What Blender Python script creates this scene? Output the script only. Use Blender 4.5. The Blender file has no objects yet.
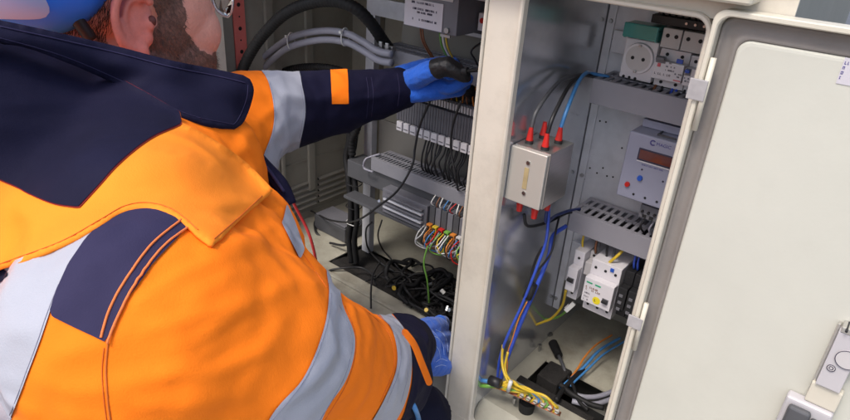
import bpy, bmesh, math, random
import numpy as np
from mathutils import Vector, Matrix, noise
from mathutils.bvhtree import BVHTree
from mathutils.geometry import delaunay_2d_cdt
random.seed(7)
# ------------------------------------------------------------------ camera, sky, sun, exposure
S = bpy.context.scene
PP = (425.0, 210.0); FPX = 617.5
CAM = Vector((0, -.70, 1.5))
dn = Vector((-87, 1220, FPX)).normalized()
rt = Vector((875, 375, -FPX)).normalized(); rt = (rt - dn*rt.dot(dn)).normalized()
dp = rt.cross(dn)
RM = Matrix((rt, dp, -dn))                      # camera (right, down, forward) -> world
cd = bpy.data.cameras.new('camera'); cam = bpy.data.objects.new('camera', cd); S.collection.objects.link(cam)
cd.sensor_width = 36; cd.lens = 36*FPX/850; cd.clip_start = .02; cd.clip_end = 500
cm = Matrix.Identity(4)
for i in range(3):
    cm[i][0] = RM[i][0]; cm[i][1] = -RM[i][1]; cm[i][2] = -RM[i][2]; cm[i][3] = CAM[i]
cam.matrix_world = cm; S.camera = cam
cd.dof.use_dof = False
w = bpy.data.worlds.new('World'); S.world = w; w.use_nodes = True
nt = w.node_tree; sky = nt.nodes.new('ShaderNodeTexSky'); sky.sky_type = 'NISHITA'; sky.sun_disc = False
SUN_EL, SUN_AZ = math.radians(58), math.radians(186)     # azimuth clockwise from +Y
sky.sun_elevation = SUN_EL; sky.sun_rotation = SUN_AZ; sky.dust_density = 4; sky.air_density = 1.0
nt.links.new(sky.outputs[0], nt.nodes['Background'].inputs[0]); nt.nodes['Background'].inputs[1].default_value = .14
sl = bpy.data.lights.new('sun', 'SUN'); sl.energy = 1.05; sl.angle = math.radians(13); sl.color = (1, .955, .90)
so = bpy.data.objects.new('sun', sl); S.collection.objects.link(so)
sd = Vector((math.sin(SUN_AZ)*math.cos(SUN_EL), math.cos(SUN_AZ)*math.cos(SUN_EL), math.sin(SUN_EL)))
so.rotation_euler = sd.to_track_quat('Z', 'Y').to_euler(); so.location = (0, -3, 4)
S.view_settings.view_transform = 'Standard'; S.view_settings.look = 'None'
S.view_settings.exposure = .86; S.view_settings.gamma = 1; S.view_settings.use_curve_mapping = False

# ------------------------------------------------------------------ geometry helpers
def ray(u, v): return RM @ Vector((u-PP[0], v-PP[1], FPX))
def Y(u, v, y): r = ray(u, v); return CAM + r*((y-CAM.y)/r.y)
def X(u, v, x): r = ray(u, v); return CAM + r*((x-CAM.x)/r.x)
def Z(u, v, z): r = ray(u, v); return CAM + r*((z-CAM.z)/r.z)
def P(u, v, d): return CAM + ray(u, v).normalized()*d
def proj(p):
    q = RM.transposed() @ (Vector(p)-CAM)
    return (PP[0]+FPX*q.x/q.z, PP[1]+FPX*q.y/q.z, q.z)
def obj(name, me, m=None, parent=None, smooth=False):
    if isinstance(me, bmesh.types.BMesh):
        bm = me; me = bpy.data.meshes.new(name); bm.to_mesh(me); bm.free()
    o = bpy.data.objects.new(name, me); S.collection.objects.link(o)
    if m:
        for k in (m if isinstance(m, (list, tuple)) else [m]): me.materials.append(k)
    if smooth: me.polygons.foreach_set('use_smooth', [True]*len(me.polygons))
    if parent: o.parent = parent; o.matrix_parent_inverse = Matrix.Translation(-parent.location) if parent.type == 'EMPTY' else Matrix.Identity(4)
    return o
def tag(o, label, cat=None, group=None):
    o['label'] = label
    if cat: o['category'] = cat
    if group: o['group'] = group
    return o
def thing(name, label, cat, loc=(0, 0, 0), group=None):
    o = bpy.data.objects.new(name, None); o.location = loc; o.empty_display_size = .02; S.collection.objects.link(o)
    return tag(o, label, cat, group)
def bx(bm, x0, x1, y0, y1, z0, z1, bev=0, seg=2, mi=0):
    r = bmesh.ops.create_cube(bm, size=1)
    vs = r['verts']
    for v in vs:
        v.co = Vector(((x0+x1)/2+v.co.x*(x1-x0), (y0+y1)/2+v.co.y*(y1-y0), (z0+z1)/2+v.co.z*(z1-z0)))
    es = list({e for v in vs for e in v.link_edges}); fs = list({f for v in vs for f in v.link_faces})
    for f in fs: f.material_index = mi
    if bev: bmesh.ops.bevel(bm, geom=es, offset=bev, segments=seg, affect='EDGES', profile=.6)
    return bm
def box(name, x0, x1, y0, y1, z0, z1, m, parent=None, bev=0, smooth=False):
    return obj(name, bx(bmesh.new(), x0, x1, y0, y1, z0, z1, bev), m, parent, smooth)
def cyl(bm, a, b, r0, r1=None, n=20, cap=True):
    a, b = Vector(a), Vector(b); r1 = r0 if r1 is None else r1
    q = (b-a).to_track_quat('Z', 'Y').to_matrix()
    A = [bm.verts.new(a+q@Vector((math.cos(t)*r0, math.sin(t)*r0, 0))) for t in [2*math.pi*i/n for i in range(n)]]
    B = [bm.verts.new(b+q@Vector((math.cos(t)*r1, math.sin(t)*r1, 0))) for t in [2*math.pi*i/n for i in range(n)]]
    for i in range(n): bm.faces.new((A[i], A[(i+1) % n], B[(i+1) % n], B[i]))
    if cap: bm.faces.new(A[::-1]); bm.faces.new(B)
    return bm
def spline(pts, step=.004):
    pts = [Vector(p) for p in pts]
    if len(pts) < 3: return pts
    q = [pts[0]*2-pts[1]]+pts+[pts[-1]*2-pts[-2]]; out = []
    for i in range(1, len(q)-2):
        n = max(2, int((q[i+1]-q[i]).length/step))
        for k in range(n):
            t = k/n; a, b, c, d = q[i-1], q[i], q[i+1], q[i+2]
            out.append(.5*((2*b)+(c-a)*t+(2*a-5*b+4*c-d)*t*t+(3*b-a-3*c+d)*t**3))
    out.append(pts[-1]); return out
def tube_bm(bm, pts, r, n=8, rib=0, step=.004):
    pts = spline(pts, step); up = Vector((.3, .2, 1)).normalized(); prev = None; L = 0
    for i, p in enumerate(pts):
        t = (pts[min(i+1, len(pts)-1)]-pts[max(i-1, 0)]).normalized()
        s = t.cross(up).normalized(); u2 = s.cross(t); up = u2
        rr = (r(i/(len(pts)-1)) if callable(r) else r)*(1+(rib if (i//2) % 2 else -rib))
        ring = [bm.verts.new(p+(s*math.cos(a)+u2*math.sin(a))*rr) for a in [2*math.pi*k/n for k in range(n)]]
        if prev:
            for k in range(n): bm.faces.new((prev[k], prev[(k+1) % n], ring[(k+1) % n], ring[k]))
        else: bm.faces.new(ring[::-1])
        prev = ring
    bm.faces.new(prev); return bm
def tube(name, pts, r, m, parent=None, n=8, rib=0, step=.004):
    bm = tube_bm(bmesh.new(), pts, r, n, rib, step); bmesh.ops.recalc_face_normals(bm, faces=bm.faces)
    return obj(name, bm, m, parent, smooth=True)
def cable(pts, r, m, label, cat='cable', group=None, name='cable', **k):
    return tag(tube(name, pts, r, m, **k), label, cat, group)
def hang(a, b, sag, y=None, n=4):                # a loose span between two points
    a, b = Vector(a), Vector(b)
    return [a.lerp(b, i/n)+Vector((0, -(y or 0)*math.sin(math.pi*i/n), -sag*math.sin(math.pi*i/n))) for i in range(n+1)]
def text(s, x, y, z, size, m, parent, name='lettering', align='LEFT', lean=0):
    c = bpy.data.curves.new('t', 'FONT'); c.body = s; c.size = size; c.align_x = align; c.extrude = .0002
    o = bpy.data.objects.new('t', c); S.collection.objects.link(o)
    dg = bpy.context.evaluated_depsgraph_get(); me = bpy.data.meshes.new_from_object(o.evaluated_get(dg)); bpy.data.objects.remove(o)
    me.transform(Matrix.Translation((x, y, z)) @ Matrix.Rotation(math.pi/2, 4, 'X') @ Matrix.Rotation(lean, 4, 'Z'))
    return obj(name, me, m, parent)
def strokes(x0, x1, y, zs, h, m, parent, name='print', dens=.75, T=None, bold=.3):   # small illegible print
    bm = bmesh.new(); rnd = random.Random(int((x0*7919+zs[0]*104729)*1000))
    for z in zs:
        x = x0+rnd.random()*.1*(x1-x0); xe = x1-rnd.random()*.15*(x1-x0)
        while x < xe:
            wd = h*(.35+.3*rnd.random())
            if rnd.random() < dens:
                k = rnd.random(); th = h*bold*.7
                bx(bm, x, x+th, y-.0003, y, z, z+h)
                if k > .3: bx(bm, x+th, x+wd, y-.0003, y, z+h-th, z+h)
                if k < .7: bx(bm, x+th, x+wd, y-.0003, y, z, z+th)
                if k > .5: bx(bm, x+wd, x+wd+th, y-.0003, y, z, z+h)
            x += wd+h*(.35 if rnd.random() < .84 else 1.1)
    if T: bmesh.ops.transform(bm, matrix=T, verts=bm.verts)
    return obj(name, bm, m, parent)
def copy_tree(o, parent=None):
    c = o.copy(); S.collection.objects.link(c)
    if parent: c.parent = parent; c.matrix_parent_inverse = o.matrix_parent_inverse.copy()
    for ch in o.children: copy_tree(ch, c)
    return c

# ------------------------------------------------------------------ materials
def mat(name, col, rough=.5, metal=0, var=0, vs=8, bump=0, bs=60, col2=None, spec=.5, dirt=0, coords='Object', stretch=None, coat=0, trans=0, sheen=0):
    m = bpy.data.materials.new(name); m.use_nodes = True; t = m.node_tree; b = t.nodes['Principled BSDF']
    b.inputs['Roughness'].default_value = rough; b.inputs['Metallic'].default_value = metal
    b.inputs['Specular IOR Level'].default_value = spec; b.inputs['Base Color'].default_value = (*col, 1)
    b.inputs['Coat Weight'].default_value = coat; b.inputs['Transmission Weight'].default_value = trans
    if sheen: b.inputs['Sheen Weight'].default_value = sheen
    tc = t.nodes.new('ShaderNodeTexCoord'); src = tc.outputs[coords]
    if stretch:
        mp = t.nodes.new('ShaderNodeMapping'); mp.inputs['Scale'].default_value = stretch; t.links.new(src, mp.inputs[0]); src = mp.outputs[0]
    if var or col2:
        n = t.nodes.new('ShaderNodeTexNoise'); n.inputs['Scale'].default_value = vs; n.inputs['Detail'].default_value = 6; n.inputs['Roughness'].default_value = .6
        t.links.new(src, n.inputs['Vector'])
        r = t.nodes.new('ShaderNodeValToRGB'); r.color_ramp.elements[0].position = .32; r.color_ramp.elements[1].position = .7
        c2 = col2 or tuple(c*(1-var) for c in col)
        r.color_ramp.elements[0].color = (*c2, 1); r.color_ramp.elements[1].color = (*col, 1)
        t.links.new(n.outputs[0], r.inputs[0]); out = r.outputs[0]
        if dirt:
            n2 = t.nodes.new('ShaderNodeTexNoise'); n2.inputs['Scale'].default_value = vs*.4; n2.inputs['Detail'].default_value = 9; n2.inputs['Roughness'].default_value = .75
            t.links.new(src, n2.inputs['Vector'])
            r2 = t.nodes.new('ShaderNodeValToRGB'); r2.color_ramp.elements[0].position = .5; r2.color_ramp.elements[1].position = .72
            r2.color_ramp.elements[0].color = (0, 0, 0, 1); r2.color_ramp.elements[1].color = (dirt, dirt, dirt, 1)
            t.links.new(n2.outputs[0], r2.inputs[0])
            mx = t.nodes.new('ShaderNodeMixRGB'); mx.inputs[2].default_value = (.16, .135, .10, 1)
            t.links.new(r2.outputs[0], mx.inputs[0]); t.links.new(out, mx.inputs[1]); out = mx.outputs[0]
        t.links.new(out, b.inputs['Base Color'])
        rr = t.nodes.new('ShaderNodeMapRange'); rr.inputs[3].default_value = min(1, rough*1.15); rr.inputs[4].default_value = rough*.85
        t.links.new(n.outputs[0], rr.inputs[0]); t.links.new(rr.outputs[0], b.inputs['Roughness'])
    if bump:
        n = t.nodes.new('ShaderNodeTexNoise'); n.inputs['Scale'].default_value = bs; n.inputs['Detail'].default_value = 4; t.links.new(src, n.inputs['Vector'])
        bp = t.nodes.new('ShaderNodeBump'); bp.inputs['Strength'].default_value = bump; bp.inputs['Distance'].default_value = .002
        t.links.new(n.outputs[0], bp.inputs['Height']); t.links.new(bp.outputs[0], b.inputs['Normal'])
    return m
def cloth(name, col, var=.06, rough=.8, wv=800, sheen=0, crease=.42):
    m = mat(name, col, rough, var=var, vs=9, sheen=sheen, spec=.15); t = m.node_tree; b = t.nodes['Principled BSDF']
    tc = t.nodes.new('ShaderNodeTexCoord')
    ad = t.nodes.new('ShaderNodeTexNoise'); ad.inputs['Scale'].default_value = wv; ad.inputs['Detail'].default_value = 3; t.links.new(tc.outputs['Object'], ad.inputs['Vector'])
    n = t.nodes.new('ShaderNodeTexNoise'); n.inputs['Scale'].default_value = 45; n.inputs['Detail'].default_value = 5; t.links.new(tc.outputs['Object'], n.inputs['Vector'])
    b1 = t.nodes.new('ShaderNodeBump'); b1.inputs['Strength'].default_value = .25; b1.inputs['Distance'].default_value = .0010; t.links.new(ad.outputs[0], b1.inputs['Height'])
    b2 = t.nodes.new('ShaderNodeBump'); b2.inputs['Strength'].default_value = .14; b2.inputs['Distance'].default_value = .004; t.links.new(n.outputs[0], b2.inputs['Height'])
    mp = t.nodes.new('ShaderNodeMapping'); mp.inputs['Scale'].default_value = (1, .55, 1.5); mp.inputs['Rotation'].default_value = (.3, .5, .2); t.links.new(tc.outputs['Object'], mp.inputs[0])
    rg = t.nodes.new('ShaderNodeTexNoise'); rg.noise_type = 'RIDGED_MULTIFRACTAL'; rg.inputs['Scale'].default_value = 15; rg.inputs['Detail'].default_value = 3.5; rg.inputs['Roughness'].default_value = .45; rg.inputs['Distortion'].default_value = .5; t.links.new(mp.outputs[0], rg.inputs['Vector'])
    b3 = t.nodes.new('ShaderNodeBump'); b3.inputs['Strength'].default_value = crease; b3.inputs['Distance'].default_value = .022; t.links.new(rg.outputs[0], b3.inputs['Height']); t.links.new(b3.outputs[0], b1.inputs['Normal'])
    t.links.new(b1.outputs[0], b2.inputs['Normal']); t.links.new(b2.outputs[0], b.inputs['Normal'])
    return m
M = {}
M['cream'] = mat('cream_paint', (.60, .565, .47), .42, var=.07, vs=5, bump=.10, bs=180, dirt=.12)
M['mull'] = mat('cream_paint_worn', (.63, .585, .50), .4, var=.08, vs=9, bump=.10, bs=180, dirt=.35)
M['creamshade'] = mat('cream_paint_shaded', (.33, .315, .265), .5, var=.14, vs=7, bump=.1, bs=150, dirt=.5)  # same cream paint, interior shade darkened into the colour, plus dirt
M['floor'] = mat('cream_floor_dusty', (.395, .38, .31), .55, var=.3, vs=11, bump=.15, bs=120, dirt=.9)
M['doorin'] = mat('door_panel_paint', (.545, .545, .48), .38, var=.07, vs=6, bump=.06, bs=260, dirt=.09)
M['gasket'] = mat('gasket_grey', (.215, .195, .18), .7, var=.15, vs=20, bump=.15, bs=300)
M['asphalt'] = mat('asphalt', (.12, .13, .15), .9, var=.3, vs=60, bump=.6, bs=300)
M['concrete'] = mat('concrete', (.38, .37, .34), .85, var=.2, vs=14, bump=.5, bs=120)
M['galv'] = mat('galvanised_sheet', (.66, .67, .72), .38, .35, var=.16, vs=38, bump=.03, bs=90)
M['mirror'] = mat('bright_galvanised_sheet', (.68, .695, .73), .20, .78, var=.25, vs=14, bump=.12, bs=16)
M['steel'] = mat('brushed_steel', (.66, .64, .60), .3, .9, var=.1, vs=6, stretch=(2, 2, 60))
M['boxcream'] = mat('satin_cover', (.54, .52, .47), .32, .35, var=.08, vs=10, bump=.05)
M['zinc'] = mat('zinc_screw', (.42, .42, .42), .32, 1)
M['dullzinc'] = mat('dull_zinc', (.24, .235, .22), .5, .8, var=.4, vs=300)
M['termgrey'] = mat('terminal_grey', (.12, .12, .14), .45, var=.3, vs=60)
M['hingegrey'] = mat('worn_hinge_tape', (.40, .385, .39), .5, var=.25, vs=60)
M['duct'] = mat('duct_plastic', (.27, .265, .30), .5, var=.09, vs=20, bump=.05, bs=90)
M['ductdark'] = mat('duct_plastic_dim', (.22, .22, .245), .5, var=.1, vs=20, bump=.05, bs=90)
M['dark'] = mat('black_void', (.012, .012, .013), .8)
M['black'] = mat('black_plastic', (.014, .014, .016), .5, var=.2, vs=40, bump=.05)
M['blackrub'] = mat('black_rubber', (.013, .013, .014), .6, var=.4, vs=30, bump=.2, bs=200, spec=.3)
M['foam'] = mat('black_foam', (.016, .014, .013), .95, var=.4, vs=60, bump=1, bs=400)
M['white'] = mat('white_plastic', (.66, .64, .67), .38, var=.06, vs=30, bump=.03, coat=.1)
M['offwhite'] = mat('grey_white_plastic', (.52, .50, .50), .42, var=.08, vs=30)
M['grey'] = mat('grey_plastic', (.15, .15, .17), .45, var=.12, vs=25, bump=.05)
M['dgrey'] = mat('dark_grey_plastic', (.075, .077, .085), .45, var=.2, vs=25, bump=.05)
M['meter'] = mat('pale_blue_grey_plastic', (.29, .30, .39), .4, var=.07, vs=15, bump=.04)
M['teal'] = mat('teal_plastic', (.03, .26, .24), .3, var=.2, vs=30, coat=.3)
M['blueb'] = mat('blue_button', (.02, .09, .45), .3)
M['red'] = mat('red_plastic', (.55, .02, .015), .35, var=.2, vs=50)
M['redcable'] = mat('red_cable', (.45, .03, .03), .4)
M['yellow'] = mat('yellow_sticker', (.75, .62, .02), .5)
M['green'] = mat('green_marking', (.02, .33, .16), .5)
M['disp'] = mat('display_window', (.13, .035, .025), .12, coat=.6, var=.3, vs=40)
M['cblue'] = mat('blue_cable', (.035, .085, .50), .38, var=.12, vs=60)
M['clblue'] = mat('light_blue_cable', (.06, .22, .50), .38, var=.1, vs=60)
M['cyel'] = mat('yellow_cable', (.62, .43, .03), .4, var=.15, vs=60)
M['cgrn'] = mat('green_cable', (.14, .33, .05), .4)
M['corg'] = mat('orange_cable', (.60, .20, .03), .4, var=.1, vs=60)
M['cbrn'] = mat('brown_cable', (.20, .075, .03), .4)
M['cgrey'] = mat('grey_cable', (.26, .26, .31), .42, var=.1, vs=30)
M['cwhite'] = mat('white_cable', (.6, .6, .58), .4)
M['rail'] = mat('red_reflection_rail', (.80, .20, .17), .45, var=.15, vs=30)  # red-orange reflection on the rail, put into its base colour
M['ink'] = mat('ink', (.03, .025, .05), .6)
M['inkblue'] = mat('blue_ink', (.07, .06, .22), .6)
M['paper'] = mat('label_paper', (.54, .52, .56), .5, var=.05, vs=25)
M['pinkink'] = mat('pink_ink', (.6, .10, .12), .6)
M['tape'] = mat('pale_tape', (.47, .455, .47), .5, var=.05)
M['orange'] = cloth('orange_hi_vis_cloth', (.99, .212, .010))
M['litorange'] = cloth('lit_orange_hi_vis_cloth', (.99, .265, .022))  # orange cloth made yellower: light from above is put into the colour
M['navy'] = cloth('navy_cloth', (.0085, .0080, .027), var=.25)
M['navyl'] = cloth('navy_cloth_patch', (.034, .030, .075), var=.2)
M['navyt'] = cloth('navy_trouser_cloth', (.012, .013, .03), var=.3)
M['reflect'] = cloth('reflective_tape', (.40, .41, .465), var=.12, crease=.6, rough=.42, sheen=0)
M['piping'] = cloth('orange_piping', (.75, .20, .06))
M['redpipe'] = cloth('dark_red_piping', (.22, .02, .02))
M['glove'] = mat('blue_knit_glove', (.008, .125, .66), .7, var=.18, vs=30, bump=.5, bs=420, sheen=.2)
M['gloveblk'] = mat('black_glove_coating', (.012, .012, .014), .5, var=.3, vs=60, bump=.5, bs=160)
M['gprint'] = mat('pale_glove_print', (.42, .55, .85), .6)
M['hat'] = mat('blue_cap_shell', (.02, .22, 1.0), .45, spec=.3)
M['hatw'] = mat('pale_cap_patch', (.38, .52, .88), .4)  # pale blue area laid over the cap shell
M['hair'] = mat('brown_hair', (.045, .028, .02), .6)
M['beard'] = mat('brown_beard', (.10, .055, .036), .55)
M['boot'] = mat('black_boot_leather', (.02, .018, .016), .5, bump=.3)
M['glass'] = mat('spectacle_lens', (.85, .85, .85), .03, trans=1)
def skin():
    m = mat('skin', (.74, .34, .26), .48, var=.22, vs=28, bump=.35, bs=260); b = m.node_tree.nodes['Principled BSDF']
    b.inputs['Subsurface Weight'].default_value = .15; b.inputs['Subsurface Radius'].default_value = (.012, .005, .003); b.inputs['Subsurface Scale'].default_value = .6
    return m
M['skin'] = skin()

# ------------------------------------------------------------------ the ground
GZ = .36
bm = bmesh.new(); bmesh.ops.create_grid(bm, x_segments=2, y_segments=2, size=120)
for v in bm.verts: v.co.z = GZ
o = obj('ground', bm, M['asphalt']); o['kind'] = 'structure'
bm = bmesh.new(); bx(bm, -4, 2.4, -2.2, 1.6, GZ-.05, GZ+.012)
o = obj('pavement', bm, M['concrete']); o['kind'] = 'structure'

# ------------------------------------------------------------------ cabinet
FZ = .72; XL = -1.13; XP = -.405; YB = .42; XO = -.110; ZT = 1.425
cab = thing('street_cabinet', 'large cream double electrical street cabinet with its right door swung open', 'cabinet', (-.65, .2, GZ))
bm = bmesh.new()      # outer shell: sides, back, top
bx(bm, XL-.03, XL, .004, YB+.03, .60, 1.50); bx(bm, XO-.02, XO-.001, .004, YB+.03, .60, 1.50)
bx(bm, XL, XO-.02, YB, YB+.03, .60, 1.50); bx(bm, XL-.03, XO-.001, .004, YB+.03, 1.50, 1.52)
obj('shell', bm, M['creamshade'], cab)
bm = bmesh.new()      # front frame with a rounded lip round each opening
def frame_ring(bm, x0, x1, z0, z1, rad, wdt, y0, y1):
    def loop(g, y):
        pts = []
        for cx, cz, a0 in ((x1-rad, z1-rad, 0), (x0+rad, z1-rad, 90), (x0+rad, z0+rad, 180), (x1-rad, z0+rad, 270)):
            for k in range(7):
                a = math.radians(a0+15*k); pts.append(bm.verts.new((cx+(rad+g)*math.cos(a), y, cz+(rad+g)*math.sin(a))))
        return pts
    L = [loop(0, y1), loop(0, y0+.002), loop(.0015, y0), loop(wdt-.0015, y0), loop(wdt, y0+.002), loop(wdt, y1)]
    for a, b in zip(L, L[1:]):
        for i in range(len(a)): bm.faces.new((a[i], a[(i+1) % 28], b[(i+1) % 28], b[i]))
frame_ring(bm, -.4035, -.185, .686, 1.4065, .014, .006, -.006, .006)
frame_ring(bm, -1.10, -.463, .686, 1.4065, .014, .004, -.004, .03)
bmesh.ops.recalc_face_normals(bm, faces=bm.faces)
obj('opening_lip', bm, M['mull'], cab, smooth=False)
bm = bmesh.new()
bx(bm, -.4585, -.4097, 0, .03, .64, 1.44, .002)
obj('mullion', bm, M['mull'], cab)
bm = bmesh.new()
bx(bm, XL-.03, XO, 0, .004, 1.4075, 1.50); bx(bm, XL-.03, XO, -.001, .003, .60, .6845)
bx(bm, XL-.03, -1.1045, .001, .03, .6845, 1.4075); bx(bm, -.1775, XO, .001, .03, .6845, 1.4075)
bx(bm, -1.1045, -.4585, .004, .030, .676, .686); bx(bm, -.4085, -.1775, .004, .030, .676, .686)
obj('front_frame', bm, M['mull'], cab)
obj('roof', bx(bmesh.new(), XL-.06, -.143, -.034, YB+.06, 1.4275, 1.475, .006, 3), M['cream'], cab, smooth=False)
obj('plinth', bx(bmesh.new(), XL-.01, XO-.02, .02, YB+.01, GZ, .60, .004), M['concrete'], cab)
# floor plate round the two cable openings
bm = bmesh.new()
def plate(bm, x0, x1, y0, y1, z0, z1, holes):
    xs = sorted({x0, x1, *[h[0] for h in holes], *[h[1] for h in holes]}); ys = sorted({y0, y1, *[h[2] for h in holes], *[h[3] for h in holes]})
    for a, b in zip(xs, xs[1:]):
        for c, d in zip(ys, ys[1:]):
            mx, my = (a+b)/2, (c+d)/2
            if not any(h[0] < mx < h[1] and h[2] < my < h[3] for h in holes): bx(bm, a, b, c, d, z0, z1)
plate(bm, XL, XO-.02, .034, YB, FZ-.003, FZ, [(-.93, -.52, .150, .262), (-.372, -.200, .112, .200)])
obj('floor_plate', bm, M['floor'], cab)
bm = bmesh.new(); bx(bm, XL, XP-.002, .108, .118, FZ, FZ+.006, .002); bx(bm, XL, XP-.06, .034, .040, FZ, FZ+.004, .001)
obj('floor_ridge', bm, M['floor'], cab)
bm = bmesh.new(); bx(bm, -.95, -.48, .13, .29, .605, .62); bx(bm, -.40, -.18, .10, .25, .605, .62)
obj('duct_opening', bm, M['dark'], cab)
for a, b in ((-1.1045, -.4590), (-.4080, -.1780)):
    bm = bmesh.new(); q = [bm.verts.new(p) for p in ((a, .006, .687), (b, .006, .687), (b, .0335, FZ), (a, .0335, FZ), (a, .006, .67), (b, .006, .67), (b, .0335, .67), (a, .0335, .67))]
    for f in ((0, 1, 2, 3), (4, 5, 1, 0), (5, 6, 2, 1), (6, 7, 3, 2), (7, 4, 0, 3), (7, 6, 5, 4)): bm.faces.new([q[i] for i in f])
    obj('sloping_sill', bm, M['floor'], cab)
# left side wall: pressed ribs, vent slots
bm = bmesh.new()
for y in (.150, .262): bx(bm, XL, XL+.009, y, y+.022, .80, 1.42, .003)
bx(bm, XL, XL+.012, .175, .186, FZ, 1.10, .003); bx(bm, XL, XL+.004, .03, .07, FZ, 1.42, .001)
bx(bm, XL, XL+.002, .19, YB, .738, .741); bx(bm, XL, XL+.002, .19, YB, .885, .888)
obj('side_wall_rib', bm, M['creamshade'], cab)
for k in range(5):
    for a, b in ((.192, .287), (.297, .400)):
        z = .823-.0165*k
        bm = bmesh.new(); bx(bm, XL-.001, XL+.0012, a, b, z-.0042, z+.0026, .0006); o = obj('vent_slot', bm, M['dark'], cab)
        bm = bmesh.new(); v = [bm.verts.new(p) for p in ((XL+.001, a, z+.0035), (XL+.001, b, z+.0035), (XL+.0075, b, z-.0005), (XL+.0075, a, z-.0005), (XL+.001, a, z+.0045), (XL+.001, b, z+.0045))]
        bm.faces.new((v[0], v[1], v[2], v[3])); bm.faces.new((v[4], v[3], v[2], v[5])); obj('vent_hood', bm, M['creamshade'], cab)
for x in (-1.035, -.47): obj('corner_post', bx(bmesh.new(), x-.014, x+.014, YB-.02, YB-.001, FZ, 1.42, .002), M['creamshade'], cab)
# partition and galvanised mounting plate, right compartment
bm = bmesh.new(); bx(bm, XP-.004, XP, .0065, YB-.001, FZ, 1.42); obj('partition', bm, M['mirror'], cab)
bm = bmesh.new(); bx(bm, XP+.001, XO-.021, .260, .2625, .868, 1.42); bx(bm, XP+.001, XP+.014, .2565, .260, .80, 1.42, .001)
obj('mounting_plate', bm, M['galv'], cab)
bm = bmesh.new(); rr = random.Random(3)
for u, v in ((613, 39), (619, 52), (612, 29), (590, 168), (597, 173), (603, 168), (607, 176), (613, 177), (584, 179), (600, 121), (606, 122), (598, 68), (622, 148), (580, 170)):
    p = Y(u, v, .2598); cyl(bm, p, p-Vector((0, .0004, 0)), .0016, n=12)
obj('drilled_holes', bm, M['dark'], cab)
for u, v in ((573, 173), (582, 175), (601, 20), (611, 21), (556, 298), (548, 294)):
    p = Y(u, v, .2562); bm = bmesh.new(); cyl(bm, p, p-Vector((0, .003, 0)), .0036, .003, n=16); bx(bm, p.x-.0025, p.x+.0025, p.y-.0032, p.y-.002, p.z-.0004, p.z+.0004)
    obj('bolt', bm, M['zinc'], cab)
# DIN rails / rack rails of the left compartment
bm = bmesh.new()
for z in (1.30, 1.135, .955): bx(bm, -.90, -.475, .235, .243, z-.017, z+.017, .001)
for x in (-.90, -.487): bx(bm, x-.012, x+.012, .243, .26, FZ, 1.42, .001)
for z in (1.32, .945): bx(bm, -.385, -.16, .245, .2535, z-.017, z+.017, .001)
obj('din_rail', bm, M['galv'], cab)
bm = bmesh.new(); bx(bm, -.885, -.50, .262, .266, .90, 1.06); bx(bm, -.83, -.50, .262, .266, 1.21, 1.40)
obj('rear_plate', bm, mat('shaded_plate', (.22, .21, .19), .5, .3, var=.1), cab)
# door, folded right back beside the opening, its inside showing
DX0, DX1, DZ0, DZ1 = -.176, .52, .66, 1.421
bm = bmesh.new()
door = obj('door', bm, M['cream'], cab)
bm = bmesh.new()
def rring(bm, prof, x0, x1, z0, z1, rad):
    loops = []
    for g, y in prof:      # g = inset from the outer edge
        pts = []; r_ = max(rad-g, .0005) if g < rad else .0005
        r_ = max(rad-g, .012) if g > 0 else rad
        for cx, cz, a0 in ((x1-g-r_, z1-g-r_, 0), (x0+g+r_, z1-g-r_, 90), (x0+g+r_, z0+g+r_, 180), (x1-g-r_, z0+g+r_, 270)):
            for k in range(7):
                a = math.radians(a0+15*k); pts.append(bm.verts.new((cx+r_*math.cos(a), y, cz+r_*math.sin(a))))
        loops.append(pts)
    for a, b in zip(loops, loops[1:]):
        for i in range(28): bm.faces.new((a[i], a[(i+1) % 28], b[(i+1) % 28], b[i]))
    return loops
L = rring(bm, [(0, -.0015), (0, -.0235), (.0012, -.025), (.0048, -.025), (.006, -.0235), (.0062, -.008)], DX0, DX1, DZ0, DZ1, .012)
bm.faces.new(L[0][::-1]); bmesh.ops.recalc_face_normals(bm, faces=bm.faces)
bm.to_mesh(door.data); bm.free()
bm = bmesh.new()
L = rring(bm, [(.0063, -.0075), (.0065, -.0105), (.0085, -.0125), (.0105, -.0105), (.0115, -.009), (.020, -.009), (.0225, -.0115), (.0255, -.0125), (.0268, -.0105)], DX0, DX1, DZ0, DZ1, .014)
bmesh.ops.recalc_face_normals(bm, faces=bm.faces); obj('gasket', bm, M['gasket'], door, smooth=True)
bm = bmesh.new()
L = rring(bm, [(.0268, -.008), (.0270, -.0125), (.0285, -.0142), (.031, -.0145)], DX0, DX1, DZ0, DZ1, .018)
bm.faces.new(L[-1]); bmesh.ops.recalc_face_normals(bm, faces=bm.faces); obj('inner_panel', bm, M['doorin'], door, smooth=False)
for (zt, zb) in ((1.352, 1.327), (1.050, 1.030)):       # hinges
    h = obj('hinge', bx(bmesh.new(), -.1820, -.1635, -.0285, -.0262, zb+.002, zt-.001, .001), M['hingegrey'], cab)
    bm = bmesh.new(); cyl(bm, (-.1655, -.0245, zb-.030), (-.1655, -.0245, zt+.022), .0030); obj('hinge_pin', bm, M['cream'], h, smooth=True)
# printed label on the door
lab = obj('label', bx(bmesh.new(), -.0570, .04, -.0152, -.0147, 1.3705, 1.3945), M['paper'], door)
Tl = Matrix.Identity(4)
strokes(-.049, .03, -.0152, [1.388, 1.382, 1.3755], .0032, M['inkblue'], lab)
strokes(-.0562, -.0512, -.0152, [1.3885, 1.384, 1.3795, 1.375], .0026, M['inkblue'], lab, name='edge_print')
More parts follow.
